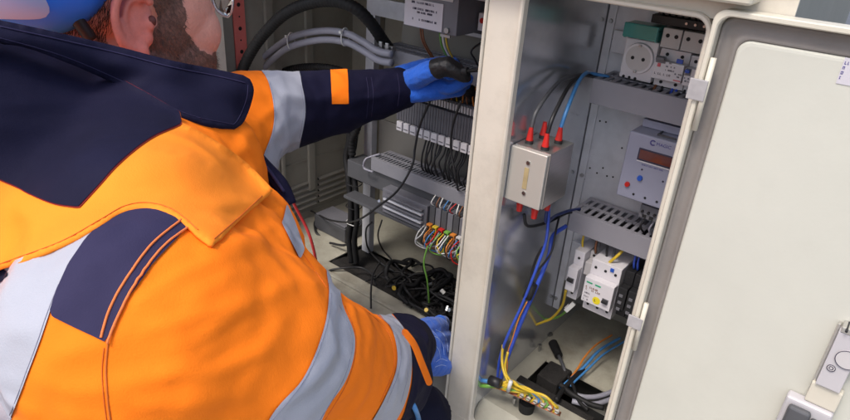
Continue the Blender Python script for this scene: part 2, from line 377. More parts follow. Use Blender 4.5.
# lock rod and latch
lk = obj('lock_rod', bx(bmesh.new(), .0235, .046, -.030, -.0155, 1.066, 1.135, .001), M['tape'], door)
obj('lock_plate', bx(bmesh.new(), .0205, .0235, -.022, -.0148, 1.045, 1.139, .0008), M['steel'], lk)
bm = bmesh.new(); cyl(bm, (.040, -.030, 1.108), (.040, -.0316, 1.108), .0105, n=28); cyl(bm, (.0305, -.030, 1.092), (.0305, -.0312, 1.092), .0035, n=20); obj('lock_boss', bm, M['offwhite'], lk)
bm = bmesh.new()
for c, r in (((.040, -.0317, 1.108), .0105), ((.0305, -.0313, 1.092), .0037), ((.0305, -.0313, 1.092), .0018)): tube_bm(bm, [Vector(c)+Vector((math.cos(a)*r, 0, math.sin(a)*r)) for a in [2*math.pi*i/16 for i in range(17)]], .0004, n=5)
obj('stamped_ring', bm, M['ink'], lk)
bm = bmesh.new(); bx(bm, .0245, .045, -.031, -.0155, 1.1355, 1.142, .001); obj('rod_clip', bm, M['steel'], lk)
bm = bmesh.new(); cyl(bm, (.029, -.0155, 1.141), (.029, -.036, 1.141), .0013); cyl(bm, (.035, -.0155, 1.141), (.035, -.036, 1.141), .0013); obj('roller_pin', bm, M['black'], lk)
bm = bmesh.new(); bx(bm, .0205, .050, -.026, -.0155, 1.038, 1.064, .002); obj('lock_housing', bm, M['cream'], lk)
bm = bmesh.new(); bx(bm, .0045, .050, -.031, -.0155, .93, 1.0375, .004, 3); obj('lock_case', bm, M['tape'], lk)
bm = bmesh.new(); bx(bm, .0095, .032, -.0405, -.0315, .93, 1.0325, .0045, 4); bx(bm, .033, .05, -.040, -.0315, .94, 1.026, .003, 3); obj('handle', bm, M['dgrey'], lk, smooth=False)

# ------------------------------------------------------------------ wiring ducts
def duct(x0, x1, z0, z1, yf, yb, label, m, pitch=.0125):
    t = thing('wiring_duct', label, 'wiring duct', (x0, yf, z0))
    bm = bmesh.new()
    bx(bm, x0, x1, yf, yf+.003, z0, z1, .0006); bx(bm, x0, x1, yf+.003, yb-.002, z0, z0+.002); bx(bm, x0, x1, yb-.002, yb, z0, z1)
    obj('trough', bm, m, t)
    bm = bmesh.new()
    bx(bm, x0, x1, yf+.003, yf+.008, z1-.002, z1); bx(bm, x0, x1, yb-.010, yb-.002, z1-.002, z1); bx(bm, x0, x1, (yf+yb)/2-.002, (yf+yb)/2+.004, z1-.002, z1+.0003)
    x = x0
    while x < x1-.002: bx(bm, x, min(x+pitch*.5, x1), yf+.008, yb-.010, z1-.0025, z1-.0003); x += pitch
    obj('slotted_rim', bm, m, t)
    bx_ = bmesh.new(); bx(bx_, x0, x1, yf+.004, yb-.003, z0+.003, z0+(z1-z0)*.4); obj('dark_fill', bx_, M['dark'], t)  # solid black block stands in for the shade inside the trough
    return t
duct(-.376, -.150, 1.236, 1.274, .180, .2545, 'grey slotted wiring duct under the socket outlet, uppermost of the right compartment', M['duct'])
duct(-.372, -.150, 1.016, 1.052, .180, .2545, 'grey slotted wiring duct beneath the display controller in the right compartment', M['duct'])
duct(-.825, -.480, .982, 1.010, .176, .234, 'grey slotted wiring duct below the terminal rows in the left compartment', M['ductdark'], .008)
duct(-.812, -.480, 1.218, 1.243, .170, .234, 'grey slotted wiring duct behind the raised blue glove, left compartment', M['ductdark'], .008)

# ------------------------------------------------------------------ right compartment devices
ROW = 'modular devices on the upper right rail'
t = thing('socket_outlet', 'white round-faced mains socket outlet with a teal flap raised above it', 'socket outlet', (-.321, .24, 1.30))
obj('housing', bx(bmesh.new(), -.3475, -.2985, .2045, .244, 1.279, 1.337, .002), M['white'], t)
bm = bmesh.new(); cyl(bm, (-.3225, .2045, 1.311), (-.3225, .2000, 1.311), .0225, .0215, n=48); obj('face_ring', bm, M['white'], t, smooth=False)
bm = bmesh.new(); cyl(bm, (-.3225, .19995, 1.311), (-.3225, .1998, 1.311), .0185, n=48); obj('socket_well', bm, M['offwhite'], t)
for dx in (-.008, .008):
    bm = bmesh.new(); cyl(bm, (-.3225+dx, .1998, 1.311), (-.3225+dx, .1993, 1.311), .0026, n=16); obj('pin_hole', bm, M['dark'], t)
for dz in (.0185, -.0185):
    bm = bmesh.new(); bx(bm, -.3245, -.3205, .1960, .1998, 1.311+dz-.0015, 1.311+dz+.0015, .0005); obj('earth_clip', bm, M['zinc'], t)
bm = bmesh.new()
for x in (-.340, -.331, -.322): cyl(bm, (x, .2045, 1.281), (x, .204, 1.281), .0022, n=14)
obj('screw_hole', bm, M['dark'], t)
bm = bmesh.new(); bx(bm, -.349, -.299, .190, .194, 1.340, 1.360, .0015); bx(bm, -.349, -.299, .1945, .226, 1.354, 1.3595, .002); bx(bm, -.349, -.3455, .1945, .215, 1.338, 1.3535, .001); bx(bm, -.3025, -.299, .1945, .215, 1.338, 1.3535, .001)
obj('hinged_flap', bm, M['teal'], t)
def modular(x0, x1, z0, z1, yf, label, cat, m, nose=None, name='circuit_breaker', group=None, yb=.244, holes=2, toggle=None):
    t = thing(name, label, cat, ((x0+x1)/2, yb, z0), group); zm0, zm1 = z0+(z1-z0)*.24, z0+(z1-z0)*.72
    bm = bmesh.new(); bx(bm, x0, x1, yf+.016, yb, z0, z1, .0012); bx(bm, x0+.0004, x1-.0004, yf, yf+.0155, zm0, zm1, .0015)
    obj('housing', bm, m, t)
    for z in (z0+(z1-z0)*.12, z0+(z1-z0)*.86):
        for k in range(holes):
            x = x0+(x1-x0)*(k+.5)/holes
            bm = bmesh.new(); cyl(bm, (x, yf+.016, z), (x, yf+.0152, z), .0024, n=14); obj('screw_hole', bm, M['dark'], t)
    if toggle:
        tx0, tx1, tz, tm = toggle
        bm = bmesh.new(); bx(bm, tx0, tx1, yf-.0006, yf, tz-.005, tz+.005, .0003); obj('toggle_slot', bm, M['grey'], t)
        bm = bmesh.new(); bx(bm, tx0+.001, tx1-.001, yf-.007, yf-.0007, tz-.0005, tz+.004, .001); obj('toggle', bm, tm, t)
    return t
t = modular(-.2975, -.2545, 1.276, 1.330, .198, 'white residual current breaker beside the socket with grey lever and red mark', 'circuit breaker', M['white'], toggle=(-.2955, -.2815, 1.317, M['grey']))
obj('indicator', bx(bmesh.new(), -.292, -.2875, .1973, .1979, 1.3065, 1.3115), M['pinkink'], t); strokes(-.280, -.266, .1978, [1.313, 1.308, 1.303], .0020, M['ink'], t); strokes(-.295, -.268, .1978, [1.2955], .003, M['ink'], t)
obj('test_button', bx(bmesh.new(), -.2665, -.2575, .1948, .1978, 1.3165, 1.3225, .0008), M['blueb'], t); obj('red_stripe', bx(bmesh.new(), -.2655, -.2555, .1975, .1979, 1.2915, 1.2930), M['pinkink'], t)
strokes(-.2655, -.256, .1978, [1.300, 1.2965], .0020, M['ink'], t)
t = modular(-.2540, -.208, 1.274, 1.327, .200, 'white breaker with blue lever at the right end of the upper rail', 'circuit breaker', M['white'], toggle=(-.2525, -.2445, 1.307, M['blueb']), holes=3)
strokes(-.2525, -.240, .1998, [1.297, 1.293], .002, M['ink'], t)
for x0, x1, lb in ((-.2960, -.2690, 'left grey-white fuse carrier with two holes above the breakers'), (-.2675, -.236, 'right grey-white fuse carrier with two holes above the breakers')):
    t = thing('fuse_carrier', lb, 'fuse carrier', ((x0+x1)/2, .24, 1.334)); obj('housing', bx(bmesh.new(), x0, x1, .2005, .244, 1.333, 1.3600, .0015), M['offwhite'], t)
    for x in (x0+.008, x1-.007):
        bm = bmesh.new(); cyl(bm, (x, .2005, 1.350), (x, .2000, 1.350), .0028, n=16); obj('screw_hole', bm, M['dark'], t)
t = thing('terminal_strip', 'black terminal strip along the top of the right compartment', 'terminal strip', (-.26, .24, 1.376))
obj('base', bx(bmesh.new(), -.318, -.196, .206, .244, 1.3625, 1.374, .001), M['black'], t)
bm = bmesh.new()
for k in range(13): bx(bm, -.312+.009*k, -.306+.009*k, .212, .243, 1.3745, 1.384+.005*(k % 3), .0008)
obj('comb', bm, M['dgrey'], t)
bm = bmesh.new()
for k in range(4): cyl(bm, (-.268+.012*k, .203, 1.369), (-.268+.012*k, .2055, 1.369), .0018, n=10)
obj('clamp_screw', bm, M['zinc'], t)
# short wires dropping from breakers to the duct
G = 'short wires below the upper breakers'
for k, (x, m_) in enumerate(((-.293, 'cbrn'), (-.283, 'black'), (-.268, 'cblue'), (-.262, 'cblue'), (-.251, 'black'), (-.236, 'cbrn'))):
    cable([(x, .224, 1.284), (x, .210, 1.270), (x+.002, .208, 1.262), (x+.002, .212, 1.250)], .0019, M[m_], 'short wire dropping from an upper breaker into the slotted duct', 'wire', G, name='wire')
# controller with display
t = thing('display_controller', 'pale blue-grey controller with red display, blue and red buttons', 'controller', (-.25, .25, 1.12))
bm = bmesh.new(); vs = []
bx(bm, -.2985, -.190, .165, .254, 1.112, 1.2155, .003, 3); obj('housing', bm, M['meter'], t)
obj('rear_housing', bx(bmesh.new(), -.2945, -.192, .198, .2545, 1.216, 1.228, .002), M['meter'], t)
bm = bmesh.new(); bx(bm, -.262, -.235, .175, .177, 1.2160, 1.2185); bx(bm, -.262, -.260, .177, .195, 1.2160, 1.2185); obj('top_clip', bm, M['dgrey'], t)
bm = bmesh.new(); bx(bm, -.279, -.225, .1635, .1648, 1.1768, 1.1952, .0004); obj('display_frame', bm, M['ink'], t)
bm = bmesh.new(); bx(bm, -.2765, -.2275, .1630, .16345, 1.1795, 1.1932); obj('display', bm, M['disp'], t)
obj('display_trim', bx(bmesh.new(), -.2785, -.2255, .1630, .1648, 1.1748, 1.1762), M['white'], t)
for (u, v, r, m_) in ((640, 178, .0042, 'blueb'), (627.5, 184, .0040, 'red')):
    p = Y(u, v, .1645); bm = bmesh.new(); cyl(bm, p, p-Vector((0, .0035, 0)), r, r*.85, n=24); obj('button', bm, M[m_], t)
for (u, v) in ((642, 169.5), (663, 181.5)):
    p = Y(u, v, .1648); bm = bmesh.new(); cyl(bm, p, p-Vector((0, .0008, 0)), .0014, n=12); obj('indicator_lamp', bm, M['ink'], t)
c = Y(653, 143, .1648)
bm = bmesh.new(); tube_bm(bm, [c+Vector((math.cos(a)*.0034, 0, math.sin(a)*.0034)) for a in [math.radians(40+i*20) for i in range(15)]], .0010, n=6); obj('emblem', bm, M['inkblue'], t)
text('MAGIC', c.x+.0050, .1647, c.z-.0022, .0068, M['inkblue'], t)
strokes(-.272, -.234, .1648, [1.170], .0018, M['inkblue'], t)
bm = bmesh.new()
for k in range(4): cyl(bm, (-.272+.018*k, .1648, 1.122), (-.272+.018*k, .164, 1.122), .0018, n=12)
obj('screw_hole', bm, M['dark'], t)
# clear hood over its terminals with plugs
t = thing('plug_connector', 'dark plug connector with small studs below the display controller', 'connector', (-.24, .2, 1.06))
obj('body', bx(bmesh.new(), -.262, -.214, .180, .215, 1.082, 1.104, .0015), M['grey'], t)
bm = bmesh.new()
for k in range(5): cyl(bm, (-.257+.0095*k, .1795, 1.094), (-.257+.0095*k, .176, 1.094), .002, n=12); 
obj('stud', bm, M['black'], t)
bm = bmesh.new()
for k in range(4): bx(bm, -.256+.011*k, -.250+.011*k, .1785, .1798, 1.084, 1.089)
obj('port', bm, M['dark'], t)
for k in range(3):
    cable([(-.252+.014*k, .19, 1.082), (-.256+.014*k, .184, 1.066), (-.254+.015*k, .195, 1.054), (-.252+.015*k, .21, 1.040)], .0016, M[('black', 'cgrey', 'black')[k]], 'thin wire between the studded connector and the duct below', 'wire', 'wires under the controller', name='wire')
# lower breakers
t = modular(-.351, -.3325, .889, .985, .166, 'slim white single-pole breaker with black toggle, leftmost on the lower rail', 'circuit breaker', M['white'], holes=1, toggle=(-.3485, -.3365, .934, M['black']))
t = modular(-.3165, -.2645, .886, .985, .160, 'wide white residual current breaker with round yellow sticker and black toggle', 'circuit breaker', M['white'], holes=3, toggle=(-.2805, -.2695, .926, M['black']))
for x in (-.312, -.297): obj('green_mark', bx(bmesh.new(), x, x+.010, .1594, .1599, .9475, .9500), M['green'], t)
bm = bmesh.new(); cyl(bm, (-.2895, .1599, .921), (-.2895, .1594, .921), .0068, n=32); obj('round_sticker', bm, M['yellow'], t)
strokes(-.3125, -.287, .1598, [.9385, .934], .0030, M['cbrn'], t); strokes(-.3125, -.302, .1598, [.9265, .920, .914], .0026, M['ink'], t)
strokes(-.2935, -.2855, .1593, [.9185], .0045, M['ink'], t, name='sticker_print')
obj('blue_tester', bx(bmesh.new(), -.283, -.277, .174, .1758, .975, .981), M['blueb'], t)
t = modular(-.3315, -.3175, .93, .983, .186, 'slim grey auxiliary terminal between the two white lower breakers', 'terminal block', M['offwhite'], name='terminal_block', holes=1)
for k in range(3):
    t = modular(-.263+.0165*k, -.2475+.0165*k, .892, .980, .174, ('black contactor block touching the yellow-stickered breaker', 'middle one of three black contactor blocks', 'black contactor block farthest right on the lower rail')[k], 'contactor', M['black'], name='contactor_block', holes=1)
    bm = bmesh.new()
    for q in range(3): bx(bm, -.259+.0165*k, -.253+.0165*k, .1725, .1738, .912+.013*q, .917+.013*q)
    obj('contact_tab', bm, M['grey'], t)
for k, (x, m_) in enumerate(((-.350, 'cyel'), (-.326, 'cbrn'), (-.321, 'dgrey'), (-.306, 'black'), (-.258, 'cblue'), (-.252, 'cblue'), (-.240, 'black'), (-.293, 'dgrey'))):
    cable([(x, .205, 1.020), (x+.002, .198, 1.005), (x+.003, .196, .995), (x+.004, .200, .982)], .0019, M[m_], 'short wire entering a lower breaker from the duct above', 'wire', 'short wires above the lower breakers', name='wire')
cable([(-.272, .20, 1.022), (-.280, .186, 1.002), (-.290, .184, .985), (-.291, .19, .978)], .0026, M['cyel'], 'thick yellow wire slanting into the wide white breaker', 'wire', name='wire')

# steel capacitor box with red boots
t = thing('terminal_box', 'square metal box with pale cover fixed to the shiny partition', 'junction box', (-.375, .05, 1.11))
bx0, bx1, by0, by1, bz0, bz1 = XP+.0015, -.3465, .020, .088, 1.118, 1.202
obj('case', bx(bmesh.new(), bx0, bx1, by0, by1, bz0, bz1, .0015), M['steel'], t)
obj('cover', bx(bmesh.new(), bx0-.001, bx1-.001, by0-.008, by0-.0004, bz0+.001, bz1-.001, .002, 3), M['boxcream'], t)
obj('cover_slot', bx(bmesh.new(), (bx0+bx1)/2-.0035, (bx0+bx1)/2+.0035, by0-.0088, by0-.0082, bz0+.026, bz1-.026, .0002), mat('ochre_label', (.42, .33, .17), .6, var=.3, vs=60), t)
for z in (bz1-.018, bz0+.020):
    bm = bmesh.new(); cyl(bm, ((bx0+bx1)/2+.001, by0-.0083, z), ((bx0+bx1)/2+.001, by0-.0100, z), .0028, n=16); obj('cover_screw', bm, M['zinc'], t)
bp = [((-.390), .035), (-.362, .030), (-.388, .070), (-.362, .068)]
for (x, y) in bp:
    bm = bmesh.new(); cyl(bm, (x, y, bz1), (x, y, bz1+.005), .0058, n=18); b = obj('gland', bm, M['black'], t)
    bm = bmesh.new(); cyl(bm, (x, y, bz1+.005), (x, y, bz1+.024), .0052, .0028, n=18); obj('red_boot', bm, M['red'], b, smooth=False)
    bm = bmesh.new(); cyl(bm, (x, y, bz0), (x, y, bz0-.022), .0058, .0042, n=18); obj('red_sleeve', bm, M['red'], t)
top = Y(590, 76, .19)
for (x, y), m_, lb, bow in zip(bp, ('dgrey', 'black', 'dgrey', 'clblue'), ('dark grey lead curving up from the front left red boot', 'black lead curving up from the front right red boot', 'dark lead rising from the rear left red boot', 'bright blue lead rising from the rear right red boot'), (0, .012, .010, .02)):
    if m_ == 'dgrey' and y > .06: continue
    a = Vector((x, y, bz1+.022)); e = top+Vector((0, 0, bow*.2))
    cable([a, a+Vector((0, .010, .025)), a.lerp(e, .45)+Vector((-.006+bow*.3, 0, .030)), a.lerp(e, .75)+Vector((0, 0, .020)), e, e+Vector((.022, .02, -.004))], .0029, M[m_], lb)
# flow of leads under the box and blue bundle
cable([Y(524, 214, .06), Y(528, 226, .07), Y(548, 222, .12), Y(567, 213, .17), Y(580, 212, .2)], .0026, M['black'], 'black lead from beneath the metal box to the lower duct')
cable([Y(547, 208, .07), Y(546, 222, .08), Y(555, 216, .13), Y(568, 211, .17), Y(580, 209, .2)], .0026, mat('navy_cable', (.015, .03, .14), .4), 'navy lead bending from the metal box into the duct')
cable([Y(549, 205, .08), Y(548, 225, .08), Y(545, 245, .07), Y(534, 275, .06), Y(522, 305, .06), Y(508, 335, .05), Y(500, 358, .05), Y(497, 382, .05)], .0024, M['cblue'], 'thinner blue lead running down from the box to the earth bar')
cable([Y(566, 226, .16), Y(553, 236, .13), Y(549, 255, .11), Y(538, 283, .09), Y(524, 315, .07), Y(512, 345, .06), Y(505, 365, .05), Y(499, 385, .05)], .0036, M['cblue'], 'thick blue lead strapped with tape beside the partition')
cable([Y(543, 247, .09), Y(538, 255, .085), Y(533, 268, .085), Y(530, 282, .08)], .0022, M['black'], 'short black lead crossing behind the blue leads')
cable([Y(527, 302, .055), Y(519, 318, .055), Y(512, 340, .05), Y(508, 352, .05), Y(507, 372, .05)], .0010, M['corg'], 'thin orange lead alongside the taped blue leads')
tp = tag(tube('cable_tape', [Y(533, 284, .072), Y(527, 298, .066)], .0080, M['black'], n=12), 'black tape wrap binding the blue leads', 'tape wrap')
# yellow leads, lugs and wago on the floor
cable([Y(566, 290, .17), Y(562, 306, .19), Y(552, 318, .2), Y(543, 322, .2), Y(535, 325, .2)], .0024, M['cyel'], 'yellow lead curving down from the slim breaker')
cable([Y(568, 309, .20), Y(560, 316, .22), Y(550, 319, .23), Y(538, 318, .24), Y(528, 310, .24)], .0022, M['cgrn'], 'green and yellow lead behind the white lever connector')
cable([Z(530, 324, FZ+.012), Z(537, 328, FZ+.012), Z(545, 333, FZ+.006)], .0030, M['cyel'], 'short yellow lead ending in a ring lug on the floor')
cable([Z(512, 348, FZ+.03), Z(518, 338, FZ+.03), Z(528, 328, FZ+.02), Z(540, 324, FZ+.012), Z(550, 318, FZ+.02)], .0022, M['cyel'], 'yellow lead looping over the floor behind the blue leads')
cable([Z(534, 322, FZ+.03), Z(524, 312, FZ+.04), Z(520, 300, FZ+.06), Z(528, 296, FZ+.06), Z(540, 308, FZ+.03), Z(552, 320, FZ+.02)], .0018, M['cgrn'], 'thin green and yellow lead curling up beside the partition foot')
cable([Y(560, 214, .15), Y(556, 230, .12), Y(552, 250, .10), Y(545, 262, .09), Y(536, 272, .085)], .0018, M['black'], 'thin black lead joining the blue leads from the duct')
t = thing('lever_connector', 'white lever connector joining the yellow leads', 'connector', Y(570, 307, .19))
a = Y(570, 307, .19); bm = bmesh.new(); bx(bm, -.011, .011, -.004, .004, -.004, .004, .001); bmesh.ops.transform(bm, matrix=Matrix.Translation(a) @ Matrix.Rotation(math.radians(-62), 4, 'Y') @ Matrix.Rotation(.4, 4, 'Z'), verts=bm.verts); obj('body', bm, M['cwhite'], t)
bm = bmesh.new(); bx(bm, -.008, .002, -.003, .003, .0042, .006, .0005); bmesh.ops.transform(bm, matrix=Matrix.Translation(a) @ Matrix.Rotation(math.radians(-62), 4, 'Y') @ Matrix.Rotation(.4, 4, 'Z'), verts=bm.verts); obj('lever', bm, M['offwhite'], t)
p = Z(548, 334, FZ+.001); bm = bmesh.new(); cyl(bm, p, p+Vector((0, 0, .003)), .009, n=24); cyl(bm, p+Vector((0, 0, .003)), p+Vector((0, 0, .008)), .0055, n=6); cyl(bm, p+Vector((0, 0, .008)), p+Vector((0, 0, .014)), .003, n=12)
tag(obj('earth_bolt', bm, M['zinc']), 'zinc earth bolt and washer standing on the right floor', 'bolt')
p = Z(539, 351, FZ+.001); bm = bmesh.new(); cyl(bm, p, p+Vector((0, 0, .012)), .0022, n=12); cyl(bm, p+Vector((0, 0, .012)), p+Vector((0, 0, .016)), .0036, n=6)
tag(obj('floor_screw', bm, M['zinc']), 'small upright screw behind the black foam block', 'screw')
# black foam block, cap, cable tails in the right floor opening
bm = bmesh.new(); bx(bm, -.362, -.318, .142, .198, FZ-.02, FZ+.010, .004, 3); bx(bm, -.385, -.235, .112, .128, FZ-.01, FZ+.003, .003)
for v in bm.verts: v.co += Vector(noise.noise_vector(v.co*40))*.003
tag(obj('foam_block', bm, M['foam']), 'black foam sealing block in the right floor opening', 'foam block')
a, b = Z(553, 343, FZ+.012), Z(566, 372, FZ+.012)
t = thing('cable_boot', 'black rubber boot on a thin cable behind the foam block', 'cable boot', a)
bm = bmesh.new(); cyl(bm, a, a.lerp(b, .45), .009, .008, n=20); obj('boot', bm, M['blackrub'], t); tube('tail', [a.lerp(b, .45), a.lerp(b, .8), b+Vector((0, 0, -.01)), b+Vector((.005, -.01, -.04))], .0032, M['dgrey'], t)
for k, (q, r, m_, lb) in enumerate((
    ([(620, 338), (600, 350), (585, 366), (572, 378), (560, 388)], .0029, 'clblue', 'light blue cable sloping into the right floor opening'),
    ([(612, 335), (596, 345), (584, 358), (578, 368), (566, 384)], .0019, 'corg', 'thin orange wire lying over the light blue cable'),
    ([(625, 341), (604, 354), (588, 369), (570, 386)], .0021, 'clblue', 'thinner light blue cable below the first one'))):
    cable([Z(u, v, FZ+.030-.006*i) for i, (u, v) in enumerate(q)], r, M[m_], lb)
for k, (q, r) in enumerate((([(583, 369), (572, 380), (563, 390), (556, 400)], .0045), ([(568, 376), (574, 388), (578, 400), (588, 410)], .0032), ([(560, 384), (572, 394), (590, 404), (604, 408)], .0048))):
    cable([Z(u, v, FZ+.014) for u, v in q], r, M['blackrub'], ('thick black sleeve over the blue cable end', 'black cable tail hanging across the opening', 'heavy black cable lying along the opening rim')[k], n=12)
for k in range(2):
    cable([Z(u, v+k*7, FZ+.010) for u, v in ((572, 394), (585, 397), (600, 396), (622, 388))], .0046, M['cgrey'], ('upper grey cable at the right floor corner', 'lower grey cable at the right floor corner')[k], n=12)
# earth bar
e0, e1 = Y(498, 386, .035), Y(560, 414, .035)
t = thing('earth_bar', 'copper earth bar with screws along the front of the right floor', 'earth bar', e0)
bm = bmesh.new(); cyl(bm, e0, e1, .0052, n=4); obj('bar', bm, mat('copper_bar', (.45, .17, .09), .4, .7, var=.3, vs=60), t)
for k in range(6):
    p = e0.lerp(e1, .42+.11*k)+Vector((0, -.004, .005)); bm = bmesh.new(); cyl(bm, p, p+Vector((0, -.003, .004)), .0036, n=14); bx(bm, p.x-.003, p.x+.003, p.y-.0045, p.y-.0035, p.z+.003, p.z+.0045); obj('clamp_screw', bm, M['dullzinc'], t)
rr = random.Random(11)
for k in range(9):
    a = Y(490+rr.random()*8, 383+rr.random()*4, .03); b = e0.lerp(e1, .35+.07*k); hgt = .010+.012*rr.random()
    m_ = ('cyel', 'cyel', 'cgrn', 'cyel', 'clblue', 'cyel', 'cgrn', 'corg', 'cyel')[k]
    cable([a, a.lerp(b, .3)+Vector((0, -.004, hgt*.6)), a.lerp(b, .65)+Vector((0, .004, hgt)), b+Vector((.004, 0, .012)), b+Vector((0, -.004, .002))], .0023, M[m_], {'cyel': 'yellow earth wire looping onto the copper bar', 'cgrn': 'green earth wire looping onto the copper bar', 'clblue': 'light blue wire landing on the copper bar', 'corg': 'orange wire landing near the end of the copper bar'}[m_], 'wire', 'wires on the earth bar', name='wire')
cable([Y(503, 345, .05), Y(502, 360, .045), Y(505, 375, .035), Y(514, 388, .03), Y(530, 392, .03)], .0024, M['cyel'], 'yellow wire dropping beside the blue leads to the bar', 'wire', name='wire')
cable([Y(508, 352, .05), Y(505, 368, .045), Y(510, 380, .03), Y(526, 390, .025), Y(545, 396, .025), Y(557, 408, .03)], .0022, M['cyel'], 'yellow wire arching along the top of the copper bar', 'wire', name='wire')
t = tube('cable_tie', [Y(511, 381, .02), Y(508, 391, .02)], .0035, M['cwhite'], n=8); tag(t, 'white cable tie round the yellow wires at the bar', 'cable tie')
cable([Y(474, 379, .02), Y(486, 381, .02), Y(500, 384, .03), Y(508, 386, .035)], .0036, M['clblue'], 'light blue cable entering the bar from behind the mullion')
cable([Y(474, 385, .02), Y(486, 386, .02), Y(498, 386, .03), Y(508, 388, .035)], .0036, M['cgrn'], 'green and yellow cable entering the bar from behind the mullion')
t = tag(tube('cable_tape', [Y(490, 380, .018), Y(500, 384, .018)], .0085, M['black'], n=12), 'black tape sleeve on the cables at the bar end', 'tape wrap')
t = thing('cable_gland', 'black cylindrical gland standing under the copper bar', 'cable gland', Z(526, 410, FZ))
bm = bmesh.new(); p = Z(526, 410, FZ); cyl(bm, p, p+Vector((0, 0, .02)), .013, .0145, n=24); cyl(bm, p+Vector((0, 0, .0202)), p+Vector((0, 0, .023)), .011, n=24); obj('body', bm, M['blackrub'], t)
p = Z(514, 403, FZ+.01); bm = bmesh.new(); cyl(bm, p, p+Vector((0, 0, .012)), .0035, n=12); tag(obj('screw', bm, M['zinc']), 'loose zinc screw left of the black gland', 'screw')

# ------------------------------------------------------------------ left compartment devices
t = thing('power_supply', 'grey power supply box with a large printed white label', 'power supply', (-.65, .2, 1.30))
obj('case', bx(bmesh.new(), -.7145, -.6015, .1315, .225, 1.3015, 1.41, .0015), M['grey'], t)
lb = obj('label', bx(bmesh.new(), -.713, -.6305, .1300, .1313, 1.3035, 1.348, .0003), M['paper'], t)
strokes(-.704, -.640, .1298, [1.3415], .0034, M['ink'], lb, dens=.85, bold=.4); strokes(-.700, -.640, .1298, [1.3315], .0034, M['ink'], lb, dens=.95, bold=.45)
strokes(-.692, -.646, .1298, [1.3262], .0032, M['ink'], lb, dens=.95, bold=.45); strokes(-.700, -.636, .1298, [1.3145], .0034, M['ink'], lb, dens=.9, bold=.45)
obj('upper_label', bx(bmesh.new(), -.690, -.612, .1300, .1313, 1.3535, 1.372, .0003), M['tape'], t)
bm = bmesh.new(); cyl(bm, (-.619, .131, 1.3085), (-.619, .127, 1.3085), .0045, n=16); obj('screw', bm, M['zinc'], t)
obj('foot', bx(bmesh.new(), -.632, -.612, .129, .1312, 1.297, 1.3012), M['zinc'], t)
t = modular(-.5985, -.566, 1.292, 1.352, .186, 'white relay with a red button beside the power supply', 'relay', M['white'], name='relay', holes=2)
bm = bmesh.new(); cyl(bm, (-.588, .1859, 1.324), (-.588, .182, 1.324), .0045, n=20); obj('red_button', bm, M['red'], t)
t = thing('surge_arrester', 'red module above the white relay by the mullion', 'surge arrester', (-.58, .23, 1.36)); obj('housing', bx(bmesh.new(), -.612, -.56, .180, .23, 1.356, 1.40, .0015), M['red'], t)
obj('white_band', bx(bmesh.new(), -.611, -.561, .1785, .1798, 1.3555, 1.3595), M['white'], t)
t = modular(-.6215-.004, -.5995, 1.295, 1.348, .196, 'dark slim module between power supply and white relay', 'module', M['dgrey'], name='module', holes=1)
for k in range(6):
    x = (-.693, -.688, -.650, -.644, -.637, -.585)[k]; m_ = ('cbrn', 'cbrn', 'cgrn', 'cwhite', 'cyel', 'black')[k]
    cable([(x, .150 if k < 5 else .2, 1.302 if k < 5 else 1.293), (x+.001, .155, 1.28), (x-.001, .17, 1.262), (x, .19, 1.240), (x, .2, 1.225)], .0016, M[m_], {'cbrn': 'brown wire from the power supply down to the duct', 'cgrn': 'green wire from the power supply down to the duct', 'cwhite': 'white wire from the power supply down to the duct', 'cyel': 'yellow wire from the power supply down to the duct', 'black': 'black wire hanging below the white relay'}[m_], 'wire', 'wires under the power supply' if k < 2 else None, name='wire')
# terminal rows
x = -.757; k = 0
while x < -.49:
    t = thing('terminal_block', 'dark grey feed-through terminal with pale top and white marker, one of the long row', 'terminal block', (x, .23, 1.10), 'terminal blocks in the long row') if k == 0 else None
    if k == 0:
        bm = bmesh.new(); bx(bm, x, x+.0058, .172, .234, 1.112, 1.158, .0006); bx(bm, x, x+.0058, .190, .234, 1.086, 1.1115, .0006); bx(bm, x, x+.0058, .182, .234, 1.1585, 1.176, .0006)
        obj('body', bm, M['termgrey'], t)
        obj('top_clamp', bx(bmesh.new(), x+.0006, x+.0046, .176, .1815, 1.161, 1.1735, .0004), M['offwhite'], t)
        proto = t
    else:
        t = copy_tree(proto); t.location.x = x
    x += .0064; k += 1
x = -.750; k = 0
while x < -.49:
    if k == 0:
        t = thing('marker_tag', 'white square marker clipped below the terminal row', 'marker', (x, .17, 1.10), 'white markers below the terminal row')
        obj('plate', bx(bmesh.new(), x, x+.0135, .165, .1715, 1.0935, 1.1115, .001), M['white'], t); obj('slot', bx(bmesh.new(), x+.002, x+.0115, .1643, .1648, 1.0985, 1.1005), M['grey'], t); proto = t
    else: t = copy_tree(proto); t.location.x = x
    x += .0172; k += 1
rr = random.Random(5)
for k in range(16):
    x = -.690+.0125*k+rr.uniform(-.002, .002); m_ = ('corg', 'cbrn', 'corg', 'cgrey', 'corg', 'cyel')[k % 6]
    cable([(x, .205, 1.222), (x+rr.uniform(-.004, .004), .192, 1.208), (x+rr.uniform(-.004, .004), .186, 1.192), (x, .188, 1.172)], .0014, M[m_], {'corg': 'orange wire between upper duct and terminal row', 'cbrn': 'brown wire between upper duct and terminal row', 'cgrey': 'grey wire between upper duct and terminal row', 'cyel': 'yellow wire between upper duct and terminal row'}[m_], 'wire', 'wires above the terminal row', name='wire')
for k in range(34):
    x = -.700+.0064*k+rr.uniform(-.002, .002)
    cable([(x, .205, 1.088), (x+.003, .192, 1.065), (x+rr.uniform(-.006, .006), .188, 1.045), (x+rr.uniform(-.006, .006), .195, 1.020), (x, .21, 1.0)], .0018, M['black'], 'thin black wire hanging from the terminal row into the duct', 'wire', 'black wires below the terminal row', name='wire')
